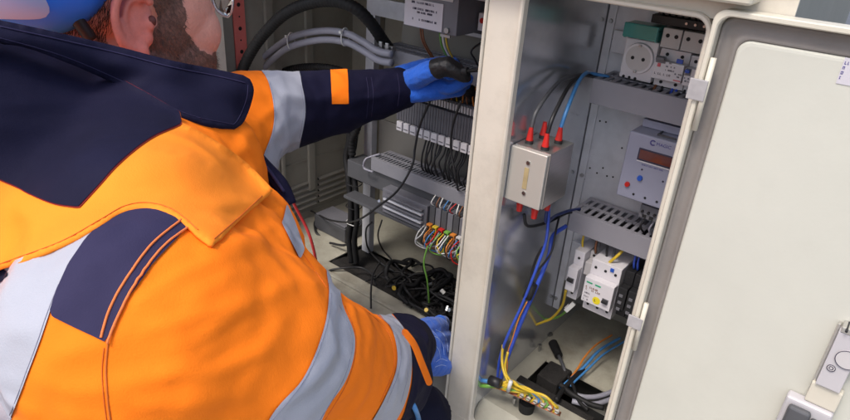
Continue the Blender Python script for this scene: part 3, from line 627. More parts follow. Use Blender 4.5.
# long loose black cables in front
cable([Y(432, 97, .12), Y(420, 125, .13), Y(415, 148, .13), Y(412, 166, .12), Y(398, 190, .10), Y(380, 205, .10), Y(355, 221, .12), Y(330, 220, .2), Y(308, 210, .28), Y(292, 212, .3)], .0022, M['black'], 'thin black lead looping across the ducts to the side vents')
cable([Y(461, 101, .12), Y(453, 125, .14), Y(451, 150, .15), Y(456, 178, .15), Y(458, 190, .18)], .0022, M['black'], 'thin black lead hanging straight over the terminal row')
# lower modules
t = thing('bus_module', 'wide grey input module with ribbed silver face, below the lower duct', 'module', (-.70, .23, .92))
obj('base', bx(bmesh.new(), -.905, -.50, .185, .234, .938, .978, .002), M['dgrey'], t)
obj('tray', bx(bmesh.new(), -.880, -.50, .150, .1845, .905, .912, .001), M['dgrey'], t)
for k in range(5): obj('silver_rib', bx(bmesh.new(), -.765, -.662, .150-.0001, .158, .9140+.009*k, .9185+.009*k, .001), M['galv' if k in (1, 3) else 'grey'], t)
obj('body', bx(bmesh.new(), -.775, -.655, .159, .1845, .9125, .962, .0015), M['grey'], t)
bm = bmesh.new(); cyl(bm, Y(379, 201, .149), Y(379, 201, .145), .003, n=12); obj('screw', bm, M['zinc'], t)
for k in range(9):
    x = -.648+.0145*k
    t = thing('input_card', 'slim dark input card with small coloured plugs', 'module', (x, .22, .91), 'row of slim input cards')
    obj('body', bx(bmesh.new(), x, x+.0125, .158, .1845, .906, .968, .001), M['grey' if k % 2 else 'dgrey'], t)
    obj('plug', bx(bmesh.new(), x+.001, x+.0115, .148, .1575, .908, .932, .001), M[('corg', 'cyel', 'red', 'cgrn', 'corg', 'offwhite', 'cyel', 'red', 'offwhite')[k]], t)
    bm = bmesh.new()
    for q in range(4): bx(bm, x+.003, x+.0095, .1465, .1478, .910+.0055*q, .9125+.0055*q)
    obj('pin_row', bm, M['dark'], t)
rr = random.Random(9)
for k in range(26):
    x = -.652+.0054*k; m_ = ('cwhite', 'corg', 'red', 'cyel', 'black', 'clblue', 'cgrn', 'cwhite', 'cbrn', 'cgrey')[(k*7) % 10]
    cable([(x, .150, .926), (x+rr.uniform(-.004, .004), .130, .915), (x+rr.uniform(-.010, .010), .130, rr.uniform(.888, .905)), (x+rr.uniform(-.01, .02), .150, rr.uniform(.880, .90)), (x+rr.uniform(-.01, .01), .172, .905)], .0013, M[m_], 'thin coloured signal wire drooping from the input cards', 'wire', 'signal wires below the input cards', name='wire')
for k in range(16):
    x = -.640+.009*k; m_ = ('cwhite', 'cbrn', 'cwhite', 'clblue', 'cgrey', 'redcable')[k % 6]
    cable([(x, .162, .968), (x+rr.uniform(-.004, .004), .155, .976), (x+rr.uniform(-.003, .003), .165, .990)], .0012, M[m_], 'thin signal wire rising from the input cards', 'wire', 'signal wires above the input cards', name='wire')
# small grey box on left floor
c = Y(334, 229, .25)
t = thing('gear_box', 'small dark grey box lying on the floor below the side vents', 'device box', (-1.02, .26, FZ))
obj('case', bx(bmesh.new(), -1.075, -.962, .235, .300, FZ+.001, FZ+.040, .003, 3), M['dgrey'], t); obj('lid', bx(bmesh.new(), -1.072, -.965, .238, .297, FZ+.0405, FZ+.044, .0012), M['grey'], t)
cable([Y(322, 238, .22), Y(316, 232, .22), Y(315, 222, .25), Y(322, 218, .28)], .0030, M['black'], 'black lead hooked round the left end of the small grey box')
cable([Y(330, 243, .2), Y(345, 245, .2), Y(352, 235, .2), Y(352, 215, .2)], .0030, M['black'], 'black lead from the small grey box up to the harness')
# vertical harness and corrugated conduits
for k in range(5):
    dx = (-.011, -.004, .004, .011, .0)[k]; dy = (0, -.006, .004, -.002, .008)[k]; rr = random.Random(k)
    pts = [Y(355, 100, .22), Y(352, 140, .215), Y(349, 158, .21), Y(352, 180, .20), Y(354, 215, .19), Y(352, 240, .19), Y(354, 262, .19)]
    pts = [p+Vector((dx+rr.uniform(-.002, .002), dy, 0)) for p in pts]
    cable(pts, .0062, M['blackrub'], 'thick black cable in the upright harness beside the vents', 'cable', 'black cables of the upright harness', n=12)
for v in (183, 206, 222):
    bm = bmesh.new(); p = Y(354, v, .195); ring = [p+Vector((math.cos(a)*.019, math.sin(a)*.017, .001*math.sin(3*a))) for a in [2*math.pi*i/20 for i in range(21)]]; tube_bm(bm, ring, .0012, n=6)
    tag(obj('cable_tie', bm, M['cwhite' if v == 222 else 'black']), {183: 'black cable tie highest on the upright harness', 206: 'black cable tie midway on the upright harness', 222: 'pale cable tie lowest on the upright harness'}[v], 'cable tie')
cable([Y(373, 172, .17), Y(364, 168, .17), Y(365, 160, .17), Y(370, 157, .18), Y(380, 154, .19)], .0022, M['cgrey'], 'short pale cable loop at the left end of the lower duct')
CA = [Y(235, 92, .06), Y(240, 76, .07), Y(250, 54, .08), Y(264, 34, .09), Y(285, 14, .10), Y(310, 3, .11), Y(335, 1, .12), Y(355, 8, .13), Y(370, 22, .15), Y(384, 42, .18), Y(390, 50, .2)]
cable(CA, .0112, M['blackrub'], 'thick black corrugated conduit arching over the top', 'conduit', name='conduit', n=20, rib=.022, step=.0018)
GC = [(248, 88), (256, 72), (268, 58), (290, 42), (320, 35), (345, 37), (362, 45), (378, 55), (392, 58)]
for k, dy in enumerate((-4, 5)):
    cable([Y(u+(.8*dy if i < 3 else 0), v+dy*(1 if i > 2 else .4), .15) for i, (u, v) in enumerate(GC)], .0068, M['cgrey'], ('upper one of two grey cables tied together above the sleeve', 'lower one of two grey cables tied together above the sleeve')[k], n=14)
for (u, v, lbl) in ((291, 41, 'left'), (345, 37, 'right')):
    bm = bmesh.new(); p = Y(u, v, .15); ring = [p+Vector((0, math.cos(a)*.010, math.sin(a)*.017)) for a in [2*math.pi*i/20 for i in range(21)]]; tube_bm(bm, ring, .0013, n=6); bx(bm, p.x-.003, p.x+.003, p.y-.014, p.y-.009, p.z+.008, p.z+.013)
    tag(obj('cable_tie', bm, M['cwhite']), f'{lbl} pale cable tie round the pair of grey cables', 'cable tie')
cable([Y(270, 82, .2), Y(285, 71, .2), Y(305, 67, .2), Y(330, 68, .2), Y(350, 75, .2), Y(362, 85, .2)], .0075, M['blackrub'], 'short black corrugated conduit just above the sleeve', 'conduit', name='conduit', n=18, rib=.07, step=.002)
cable([Y(357, 90, .2), Y(360, 110, .2), Y(357, 128, .2), Y(352, 140, .2), Y(352, 155, .2)], .0085, M['blackrub'], 'black conduit curving down under the raised cuff', 'conduit', name='conduit', n=18, rib=.05, step=.002)
t = thing('perforated_rail', 'perforated rail coloured by a red-orange reflection, standing behind the spectacles', 'rail', (-1.12, .086, FZ))
rx = .073
bm = bmesh.new(); bx(bm, XL+.002, XL+.006, .072, .1005, FZ, 1.42, .0008); obj('strip', bm, M['rail'], t)
for k in range(24):
    bm = bmesh.new(); z = 1.40-.024*k; cyl(bm, (XL+.0058, .086, z), (XL+.0064, .086, z), .0042 if k % 2 else .0018, n=14); obj('hole', bm, M['dark'], t)
t = thing('cable_clamp', 'metal clamp holding the conduit ends at the upper duct', 'clamp', Y(388, 46, .17))
bm = bmesh.new(); p = Y(388, 47, .168); bx(bm, p.x-.018, p.x+.018, .160, .168, p.z-.004, p.z+.004, .001); bx(bm, p.x-.012, p.x-.004, .155, .159, p.z-.010, p.z+.010, .001); bx(bm, p.x+.004, p.x+.012, .155, .159, p.z-.010, p.z+.010, .001); obj('bracket', bm, M['zinc'], t)
# foam flap and tangle in the left floor opening
bm = bmesh.new(); n1, n2 = 30, 12; g = []
for i in range(n1+1):
    g.append([])
    for j in range(n2+1):
        x = -.945+.40*i/n1; y = .150+.115*j/n2; z = FZ-.012+.016*noise.noise(Vector((x*14, y*14, 3)))+.006*noise.noise(Vector((x*50, y*50, 1)))
        x += .006*noise.noise(Vector((y*60, 2, x*30))) if i in (0, n1) else 0
        y += .008*noise.noise(Vector((x*60, 5, 0))) if j in (0, n2) else 0
        g[-1].append(bm.verts.new((x, y, z)))
for i in range(n1):
    for j in range(n2): bm.faces.new((g[i][j], g[i+1][j], g[i+1][j+1], g[i][j+1]))
tag(obj('foam_mat', bm, M['foam'], smooth=True), 'black crumpled foam mat filling the left floor opening', 'foam mat')
rr = random.Random(21)
for k in range(60):
    x0 = rr.uniform(-.76, -.54); y0 = rr.uniform(.16, .25); p = Vector((x0, y0, FZ+.002)); pts = [p]; a = rr.uniform(0, 6.28); h = rr.uniform(.002, .026)
    for q in range(6):
        a += rr.uniform(-.9, .9); x_ = min(-.50, max(-.84, pts[-1].x+.030*math.cos(a)+.012)); y_ = min(.27, max(.14, pts[-1].y+.030*math.sin(a)))
        pts.append(Vector((x_, y_, FZ+.006+h*math.sin(math.pi*(q+1)/6)+rr.uniform(0, .012))))
    cable(pts, rr.choice((.0024, .0034, .0050)), M['blackrub'], 'black cable in the tangle over the left floor opening', 'cable', 'tangled black cables on the left floor')
for k in range(7):
    p = Vector((rr.uniform(-.70, -.52), rr.uniform(.12, .22), FZ+.03+rr.uniform(0, .02))); bm = bmesh.new(); cyl(bm, p, p+Vector((rr.uniform(-.01, .01), rr.uniform(-.01, .01), .006)), .0042, n=10)
    tag(obj('crimp_lug', bm, M[('zinc', 'cwhite', 'cyel')[k % 3]]), 'small bare crimp lug among the tangled black cables', 'lug', 'crimp lugs in the cable tangle')
def onfloor(q, zs): return [Z(u, v, FZ+z) for (u, v), z in zip(q, zs)]
cable([Z(334, 290, FZ+.003), Z(327, 280, FZ+.003), Z(329, 271, FZ+.003), Z(345, 268, FZ+.01), Z(362, 268, FZ+.01), Z(375, 276, FZ+.015)], .0024, M['black'], 'thin black cable hooked over the front rim of the left floor')
cable([Z(371, 308, FZ+.012), Z(371, 290, FZ+.02), Z(373, 275, FZ+.03), Z(380, 262, FZ+.02)], .0022, M['black'], 'straight black cable end pointing forward off the floor')
cable([Y(372, 222, .2), Y(366, 230, .2), Z(368, 248, FZ+.02), Z(380, 262, FZ+.01), Z(395, 272, FZ+.01)], .0020, M['black'], 'black cable looping beside the upright harness')
cable([Y(382, 220, .2), Y(378, 235, .2), Z(382, 248, FZ+.02), Z(392, 260, FZ+.01), Z(405, 273, FZ+.012), Z(426, 275, FZ+.012)], .0018, M['black'], 'thin black cable ending stiffly across the pale floor')
cable([(-.625, .13, .90), (-.628, .125, .86), (-.62, .13, .82), (-.625, .15, .75)], .0018, M['cgrn'], 'green and yellow cable dropping behind the right glove')

# ------------------------------------------------------------------ person
def blob_mesh(chains, voxel, smooth=4, ell=()):
    bm = bmesh.new()
    for ch in chains:      # chain: [(point, radius), ...]
        for (a, ra), (b, rb) in zip(ch, ch[1:]):
            a, b = Vector(a), Vector(b); n = max(2, int((b-a).length/(min(ra, rb)*.28)))
            for i in range(n+1):
                t = i/n; r = ra+(rb-ra)*t
                bmesh.ops.create_icosphere(bm, subdivisions=3 if r > .03 else 2, radius=r, matrix=Matrix.Translation(a.lerp(b, t)))
    for m4, sub in ell: bmesh.ops.create_icosphere(bm, subdivisions=sub, radius=1, matrix=m4)
    me = bpy.data.meshes.new('tmp'); bm.to_mesh(me); bm.free()
    o = bpy.data.objects.new('tmp', me); S.collection.objects.link(o)
    r = o.modifiers.new('r', 'REMESH'); r.mode = 'VOXEL'; r.voxel_size = voxel
    s = o.modifiers.new('s', 'SMOOTH'); s.factor = .5; s.iterations = smooth
    dg = bpy.context.evaluated_depsgraph_get(); out = bpy.data.meshes.new_from_object(o.evaluated_get(dg)); bpy.data.objects.remove(o)
    return out
def arrays(me):
    co = np.empty(len(me.vertices)*3); me.vertices.foreach_get('co', co); co = co.reshape(-1, 3)
    no = np.empty(len(me.vertices)*3); me.vertex_normals.foreach_get('vector', no); return co, no.reshape(-1, 3)
RMn = np.array([list(r) for r in RM]); CAMn = np.array(CAM)
def projn(co):
    q = (co-CAMn)@RMn; return np.stack([PP[0]+FPX*q[:, 0]/q[:, 2], PP[1]+FPX*q[:, 1]/q[:, 2]], 1), np.linalg.norm(co-CAMn, axis=1), q[:, 2]
def sdist(uv, poly, closed=True):
    poly = np.array(poly, float); n = len(poly); d = np.full(len(uv), 1e9); ins = np.zeros(len(uv), bool)
    for i in range(n if closed else n-1):
        a, b = poly[i], poly[(i+1) % n]; ab = b-a; t = np.clip(((uv-a)@ab)/(ab@ab), 0, 1); d = np.minimum(d, np.linalg.norm(uv-a-t[:, None]*ab, axis=1))
        if closed:
            c = (a[1] > uv[:, 1]) != (b[1] > uv[:, 1]); xi = (b[0]-a[0])*(uv[:, 1]-a[1])/((b[1]-a[1]) or 1e-9)+a[0]; ins ^= c & (uv[:, 0] < xi)
    return np.where(ins, d, -d) if closed else -d
def smoothpoly(pts, n=6, closed=True):
    q = [Vector((*p, 0)) for p in pts]; out = []
    m_ = len(q); rng = range(m_) if closed else range(m_-1)
    for i in rng:
        g = lambda k: q[k % m_] if closed else q[max(0, min(m_-1, k))]
        a, b, c, d = g(i-1), g(i), g(i+1), g(i+2)
        for k in range(n):
            t = k/n; p = .5*((2*b)+(c-a)*t+(2*a-5*b+4*c-d)*t*t+(3*b-a-3*c+d)*t**3); out.append((p.x, p.y))
    if not closed: out.append(pts[-1])
    return out
def clip_mesh(co, no, faces, s, off):
    """the part of a surface where s > 0, cut exactly along s = 0 and lifted by off"""
    vs = []; key = {}; fs = []
    def vid(k, p):
        if k not in key: key[k] = len(vs); vs.append(p)
        return key[k]
    P_ = co+no*off
    for f in faces:
        sf = [s[i] for i in f]
        if max(sf) <= 0: continue
        out = []
        for i in range(len(f)):
            a, b = f[i], f[(i+1) % len(f)]
            if s[a] > 0: out.append(vid(a, P_[a]))
            if (s[a] > 0) != (s[b] > 0):
                t = s[a]/(s[a]-s[b]); k = (min(a, b), max(a, b)); out.append(vid(k, P_[a]+(P_[b]-P_[a])*t))
        if len(out) > 2: fs.append(out)
    return vs, fs
def faces_of(me): return [tuple(p.vertices) for p in me.polygons]
def panel(name, base, s, off, m, parent, thick=0):
    co, no, fs = base; v, f = clip_mesh(co, no, fs, s, off)
    me = bpy.data.meshes.new(name); me.from_pydata([tuple(p) for p in v], [], f); me.update()
    o = obj(name, me, m, parent, smooth=True)
    if thick: md = o.modifiers.new('t', 'SOLIDIFY'); md.thickness = thick; md.offset = -1
    return o
def wrinkle(me, amp, seed, dirs=((18, 5, 9), (6, 16, 7)), fine=.0012):
    co, no = arrays(me); out = co.copy()
    for i in range(len(co)):
        x, y, z = co[i]
        n0 = noise.noise(Vector((x*dirs[0][0]+seed, y*dirs[0][1], z*dirs[0][2]))); n1 = noise.noise(Vector((x*dirs[1][0], y*dirs[1][1]+seed, z*dirs[1][2])))
        h = (1-abs(n0)*2.2)*.6+(1-abs(n1)*2.2)*.6-.7; f = noise.noise(Vector((x*55, y*55, z*55+seed))); g_ = 1-abs(noise.noise(Vector((x*27+seed, y*14, z*34))))*3.2
        out[i] += no[i]*(h*amp+f*fine+max(g_, -.3)*amp*.50)
    me.vertices.foreach_set('co', out.ravel()); me.update()

person = thing('person', 'person in an orange and navy hi-vis jacket squatting to reach into the cabinet', 'person', (-.66, -.45, GZ))
C_ = lambda L_: [(P(u, v, d), r) for u, v, d, r in L_]
hip = Vector((-.80, -.62, .80)); kneeR = P(400, 428, .97); footR = Vector((kneeR.x-.06, kneeR.y-.12, GZ+.09))
kneeL = Vector((-.80, -.12, .86)); footL = Vector((-.80, -.22, GZ+.09))
armR = [(150, 330, .54, .105), (230, 350, .58, .102), (300, 372, .66, .088), (345, 378, .74, .078), (378, 372, .82, .070)]
cuffR = [(378, 362, .86, .056), (398, 350, .93, .053), (407, 346, 1.02, .046)]
armL = [(195, 165, .86, .085), (232, 128, .90, .075), (262, 115, .94, .0635), (300, 108, .99, .0565), (350, 100, 1.04, .0475), (385, 93, 1.075, .040), (400, 89, 1.09, .0365)]
torso = [(150, 190, .78, .135), (90, 270, .74, .165), (20, 380, .76, .19), (-60, 520, .82, .19), (-95, 640, .90, .17)]
front = [(215, 255, .70, .095), (170, 330, .72, .12)]
shR = [(140, 250, .60, .095), (215, 280, .635, .088), (258, 310, .66, .080)]
jk = blob_mesh([C_(armR), C_(armL[:-1])+[(P(398, 89, 1.09), .0365)], C_(torso), C_(front), C_(shR), C_([(150, 190, .78, .12), (140, 250, .62, .10)]), C_([(150, 190, .80, .11), (215, 150, .88, .085)]), C_(cuffR)], .0052, 7)
wrinkle(jk, .0030, 3.3)
co, no = arrays(jk); uv, rng_, _ = projn(co)
# long soft folds across the upper arm and in the elbow (real relief)
def ridge(line, wpx, h, dmin=.3, dmax=1.2):
    global co
    s = -sdist(uv, smoothpoly(line, 6, False), False); wgt = np.exp(-(s/wpx)**2)*((rng_ > dmin) & (rng_ < dmax)); co = co+no*(wgt*h*.38)[:, None]
for ln, wp, h in (([(150, 330), (200, 315), (250, 300), (290, 285)], 8, .006), ([(140, 300), (190, 270), (240, 250), (280, 235)], 7, .005), ([(165, 375), (210, 372), (262, 352)], 7, .005),
                  ([(345, 302), (338, 330), (345, 360)], 5, -.005), ([(362, 312), (368, 345), (352, 390)], 7, .005), ([(120, 400), (180, 405), (240, 395)], 9, .006), ([(205, 250), (235, 243), (272, 228)], 5, .006),
                  ([(388, 75), (372, 88), (352, 92)], 4, .004), ([(390, 100), (370, 98), (352, 104)], 4, .004), ([(312, 80), (322, 98), (312, 120)], 5, .004), ([(278, 75), (285, 105), (275, 135)], 4, .003),
                  ([(375, 80), (365, 100), (372, 118)], 4, -.004)):
    ridge(ln, wp, h, 0.3 if ln[0][1] > 180 else .8, .75 if ln[0][1] > 180 else 1.3)
jk.vertices.foreach_set('co', co.ravel()); jk.update(); jk.name = 'jacket'
jacket = obj('jacket', jk, M['orange'], person, smooth=True)
co, no = arrays(jk); uv, rng_, qz = projn(co); F_ = faces_of(jk); base = (co, no, F_)
facing = ((no*(CAMn-co)).sum(1) > -.05)
near = rng_ < .80; lim = lambda s, c: np.where(c, s, -50.)
inarm = lambda A, k=1.45: np.min([np.linalg.norm(co-np.array(Vector(a).lerp(Vector(b), t)), axis=1)-(ra+(rb-ra)*t)*k for (a, ra), (b, rb) in zip(A, A[1:]) for t in (0, .25, .5, .75, 1)], axis=0) < 0
aR = inarm(C_(armR[1:])); aL = inarm(C_(armL[1:])); cR = inarm(C_(cuffR))
pol = lambda p, sm=True: smoothpoly(p, 5) if sm else p
# upper sleeve band, sleeve-end band, navy cuff, left sleeve
B1 = [(326, 270), (328, 292), (323, 328), (303, 377), (267, 421), (225, 520), (290, 520), (320, 421), (346, 378), (354, 339), (341, 303), (338, 272)]
panel('reflective_band', base, lim(sdist(uv, pol(B1)), aR & (rng_ < .85)), .0012, M['reflect'], jacket)
B2 = [(362, 285), (376, 311), (392, 332), (396, 366), (382, 402), (355, 450), (372, 450), (402, 408), (411, 366), (405, 332), (385, 307), (374, 285)]
panel('reflective_band', base, lim(sdist(uv, pol(B2)), aR | cR), .0012, M['reflect'], jacket)
NC = [(376, 280), (386, 306), (406, 331), (412, 366), (403, 408), (374, 450), (470, 450), (470, 280)]
panel('navy_cuff', base, lim(sdist(uv, NC), (rng_ > .72) & (rng_ < 1.3)), .0009, M['navy'], jacket)
panel('orange_stripe', base, lim(3.4+sdist(uv, smoothpoly([(404, 333), (413, 345), (420, 362), (428, 382)], 5, False), False), rng_ > .7), .0014, M['orange'], jacket)
L1 = [(257, 60), (267, 80), (273, 105), (272, 130), (262, 158), (255, 185), (292, 165), (300, 140), (305, 112), (302, 88), (293, 60)]
panel('reflective_band', base, lim(sdist(uv, pol(L1)), aL & (rng_ > .78)), .0012, M['reflect'], jacket)
L2 = [(293, 50), (302, 88), (305, 112), (300, 142), (290, 170), (430, 150), (430, 50)]
panel('navy_sleeve', base, lim(sdist(uv, L2), (rng_ > .85)), .0010, M['navy'], jacket)
panel('orange_patch', base, lim(sdist(uv, [(330, 60), (347, 60), (348, 104), (331, 104)]), (rng_ > .85) & facing), .0022, M['orange'], jacket)
BV = {}
def stitch(name, src, line, r_, m, parent, lift=.001, key=None):
    t_ = BV.get(key) or BV.setdefault(key, BVHTree.FromPolygons([tuple(q) for q in src[0]], src[2])); pts = []
    for u, v in smoothpoly(line, 8, False):
        h = t_.ray_cast(CAM, ray(u, v).normalized())
        if h[0] is not None: pts.append(h[0]+(h[1] if h[1].dot(CAM-h[0]) > 0 else -h[1])*lift)
    return tube(name, pts, r_, m, parent, n=6) if len(pts) > 2 else None
# back brace, shoulder patch, pipings, front facing strip
BR = [(-230, 800), (-190, 660), (-140, 520), (-95, 410), (-55, 320), (0, 270), (50, 248), (100, 222), (122, 216), (105, 224), (82, 250), (62, 280), (50, 315), (36, 356), (12, 418), (-30, 530), (-80, 660), (-120, 800)]
panel('reflective_brace', base, lim(sdist(uv, pol(BR)), (rng_ < .95) & facing), .0012, M['reflect'], jacket)
SP = [(88, 238), (105, 222), (150, 200), (192, 222), (176, 240), (152, 265), (128, 300), (114, 325), (108, 343), (80, 330), (50, 315), (58, 290), (70, 264)]
panel('shoulder_patch', base, lim(sdist(uv, SP), (rng_ < .75) & facing), .0016, M['navyl'], jacket)
for ln in ([(180, 222), (150, 247), (124, 285), (110, 312), (102, 338)], [(190, 227), (164, 247), (138, 280), (120, 315), (108, 343)]):
    stitch('piping', base, ln, .0009, M['piping'], jacket, .0021, 'j')
stitch('seam', base, [(108, 343), (106, 370), (108, 400), (112, 430)], .0006, mat('seam_thread', (.55, .12, .01), .8), jacket, .0003, 'j')
panel('front_facing', base, lim(sdist(uv, [(286, 204), (281, 224), (299, 260), (304, 250), (294, 222)]), rng_ < .85), .0014, M['reflect'], jacket)
panel('side_panel', base, lim(sdist(uv, [(-70, 240), (0, 265), (12, 275), (0, 284), (-58, 322), (-90, 320)]), (rng_ < .75) & facing), .0019, M['navy'], jacket)
bvh = BVHTree.FromPolygons([tuple(c) for c in co], F_)

M['stitch'] = mat('stitch_thread', (.20, .20, .26), .8); M['ostitch'] = mat('orange_stitch', (.62, .12, .006), .8)
for ln in ([(330, 294), (325, 328), (305, 377), (270, 421)], [(338, 305), (351, 339), (343, 377), (318, 421)], [(373, 312), (395, 334), (399, 366), (386, 402)], [(384, 311), (402, 334), (408, 366), (400, 402)],
           [(60, 285), (48, 315), (34, 356), (10, 418)], [(269, 82), (274, 105), (273, 130), (264, 156)], [(300, 86), (303, 110), (299, 138)]): stitch('stitching', base, ln, .00035, M['stitch'], jacket, .0012, 'j')
for ln in ([(300, 250), (318, 275), (327, 288)], [(104, 348), (102, 372), (104, 400), (108, 430)], [(345, 306), (356, 340), (348, 380), (324, 421)], [(368, 312), (389, 334), (394, 366), (380, 402)]): stitch('stitching', base, ln, .0004, M['ostitch'], jacket, .0002, 'j')
for ln in ([(366, 78), (368, 95), (366, 118)], [(371, 78), (373, 95), (371, 116)], [(397, 74), (399, 90), (397, 106)]): stitch('stitching', base, ln, .0004, M['navyl'], jacket, .0012, 'j')
# draped pieces (hood lying on the back, stand-up collar): real thick cloth resting on the jacket
def tps(ctrl):
    c = np.array(ctrl, float); n = len(c); xy = c[:, :2]/100
    def U(r2): return np.where(r2 > 0, r2*np.log(r2+1e-12), 0)
    K = U(((xy[:, None]-xy[None])**2).sum(2))+np.eye(n)*.02; Pm = np.c_[np.ones(n), xy]
    A = np.block([[K, Pm], [Pm.T, np.zeros((3, 3))]]); wv = np.linalg.solve(A, np.r_[c[:, 2], 0, 0, 0])
    return lambda q: U((((q/100)[:, None]-xy[None])**2).sum(2))@wv[:n]+np.c_[np.ones(len(q)), q/100]@wv[n:]
def shell(name, outline, ctrl, m, parent, thick=.005, step=4, clear=.010, roll=.010, rollpx=7, wr=.004, seed=1, rest=True):
    ring = []
    for a, b in zip(outline, outline[1:]+outline[:1]):
        k_ = max(1, int(round(math.dist(a, b)/3.2))); ring += [(a[0]+(b[0]-a[0])*i/k_, a[1]+(b[1]-a[1])*i/k_) for i in range(k_)]
    ol = np.array(ring); u0, v0 = ol.min(0); u1, v1 = ol.max(0)
    q = np.array([(u+(step*.5 if j % 2 else 0), v) for j, v in enumerate(np.arange(v0, v1, step*.87)) for u in np.arange(u0, u1, step)]); q = q[sdist(q, outline) > step*.55]
    allp = [Vector(p) for p in ring]+[Vector(p) for p in q]; n_r = len(ring)
    vo, _, fo, *_x = delaunay_2d_cdt(allp, [(i, (i+1) % n_r) for i in range(n_r)], [], 1, 1e-5)
    g = np.array([tuple(p) for p in vo]); fs = [tuple(f) for f in fo]; s = np.maximum(sdist(g, outline), 1e-4); d = tps(ctrl)(g)
    d = d+roll*np.exp(-np.maximum(s, 0)/rollpx); pts = np.zeros((len(g), 3))
    D_ = np.zeros(len(g)); H_ = np.full(len(g), 9.)
    for i, (u, v) in enumerate(g):
        r = ray(u, v).normalized(); dd = d[i]; p = CAM+r*dd
        dd += wr*noise.noise(Vector((p.x*16+seed, p.y*7, p.z*13)))+wr*.3*noise.noise(p*60)
        if rest:
            h = bvh.ray_cast(CAM, r)
            if h[3] is not None: H_[i] = h[3]
        D_[i] = min(dd, H_[i]-clear)
    E_ = np.array(list({tuple(sorted((f[a], f[(a+1) % 3]))) for f in fs for a in range(3)})); cnt = np.zeros(len(g)); np.add.at(cnt, E_[:, 0], 1); np.add.at(cnt, E_[:, 1], 1)
    for _ in range(10):
        acc = np.zeros(len(g)); np.add.at(acc, E_[:, 0], D_[E_[:, 1]]); np.add.at(acc, E_[:, 1], D_[E_[:, 0]]); D_ = np.minimum(.4*D_+.6*acc/cnt, H_-clear*.6)
    for i, (u, v) in enumerate(g): pts[i] = CAM+ray(u, v).normalized()*D_[i]
    me = bpy.data.meshes.new(name); me.from_pydata([tuple(p) for p in pts], [], fs); me.update(); c_, n_ = arrays(me)
    if ((n_*(CAMn-c_)).sum(1)).mean() < 0: n_ = -n_; fs = [f[::-1] for f in fs]
    bs = (c_, n_, fs); o = panel(name, bs, s, 0, m, parent, thick)
    return o, bs, g
HO = smoothpoly([(-150, 10), (-60, 22), (0, 34), (60, 52), (120, 78), (180, 112)], 5, False)+[(182, 122)]+smoothpoly([(186, 124), (215, 140), (246, 162), (268, 184)], 4, False)+[(273, 190), (268, 196)]+smoothpoly([(262, 201), (240, 220), (222, 238), (213, 245)], 4, False)+[(208, 244)]+smoothpoly([(198, 236), (175, 216), (150, 208), (125, 211), (100, 225), (60, 247), (0, 270), (-150, 330)], 5, False)
HC = [(-150, 20, .66), (0, 40, .70), (60, 60, .715), (120, 85, .74), (182, 120, .755), (240, 155, .70), (272, 190, .64), (210, 245, .535), (190, 225, .545), (150, 210, .545), (150, 170, .60), (100, 225, .56), (80, 205, .575), (60, 140, .63), (0, 270, .58), (0, 180, .60), (0, 110, .63), (-150, 330, .62), (-150, 180, .60), (200, 190, .60), (120, 130, .66)]
hood, hb, hg = shell('hood', HO, HC, M['litorange'], jacket, thick=.0028, clear=.009, wr=.006, roll=.007)
NV = [(-200, -20), (0, 0), (100, 30), (200, 90), (184, 121)]+smoothpoly([(180, 125), (150, 139), (120, 163), (100, 185), (82, 205)], 5, False)+smoothpoly([(79, 208), (55, 204), (30, 194), (0, 180), (-150, 120)], 5, False)
sH = np.maximum(sdist(hg, HO), 0); sN = sdist(hg, NV)
panel('hood_piping', hb, np.minimum(sN+1.0, sH-.05), .0009, M['redpipe'], hood)
panel('hood_yoke', hb, np.minimum(sN, sH-.4), .0016, M['navy'], hood)
CO = smoothpoly([(-150, -8), (-60, 8), (0, 20), (60, 33), (120, 47), (170, 60), (215, 69), (243, 75)], 5, False)+smoothpoly([(250, 79), (254, 90), (250, 108), (243, 123), (236, 128)], 4, False)+smoothpoly([(225, 128), (205, 124), (182, 116), (150, 100), (120, 86), (60, 60), (0, 42), (-150, 20)], 4, False)
CC = [(-150, 6, .60), (0, 30, .655), (60, 45, .67), (120, 62, .685), (170, 80, .70), (215, 90, .72), (245, 80, .745), (248, 105, .745), (235, 125, .75), (182, 112, .73), (210, 72, .735), (120, 50, .70), (0, 22, .67), (120, 82, .71)]
col, cb, cg = shell('collar', CO, CC, M['navy'], jacket, thick=.012, clear=.009, wr=.005, roll=.018, rollpx=6, seed=8)
stitch('collar_seam', cb, [(0, 27), (60, 40), (120, 54), (170, 67), (215, 76), (245, 83)], .0007, M['navyl'], col, .0006, 'c')
for ln in ([(0, 264), (60, 242), (100, 220), (125, 206), (150, 203), (175, 211), (198, 230)], [(214, 239), (236, 220), (262, 196)]): stitch('hem_stitching', hb, ln, .0004, M['ostitch'], hood, .0003, 'h')
stitch('hem_stitching', cb, [(0, 38), (60, 55), (120, 80), (182, 112), (225, 123), (236, 122), (246, 100), (248, 85)], .0004, M['navyl'], col, .0003, 'c')
# inner collar lining and zip placket seen between collar and sleeve
tube('zip_placket', [P(228, 128, .80), P(245, 146, .80), P(262, 165, .79), P(280, 185, .78), P(289, 205, .78)], .010, M['navy'], jacket, n=12)
tube('placket_piping', [P(232, 133, .785), P(250, 152, .785), P(267, 168, .775), P(284, 192, .765)], .0022, M['navyl'], jacket, n=8)
tube('lining', [P(195, 122, .80), P(215, 130, .81), P(240, 138, .82)], .014, M['orange'], jacket, n=12)

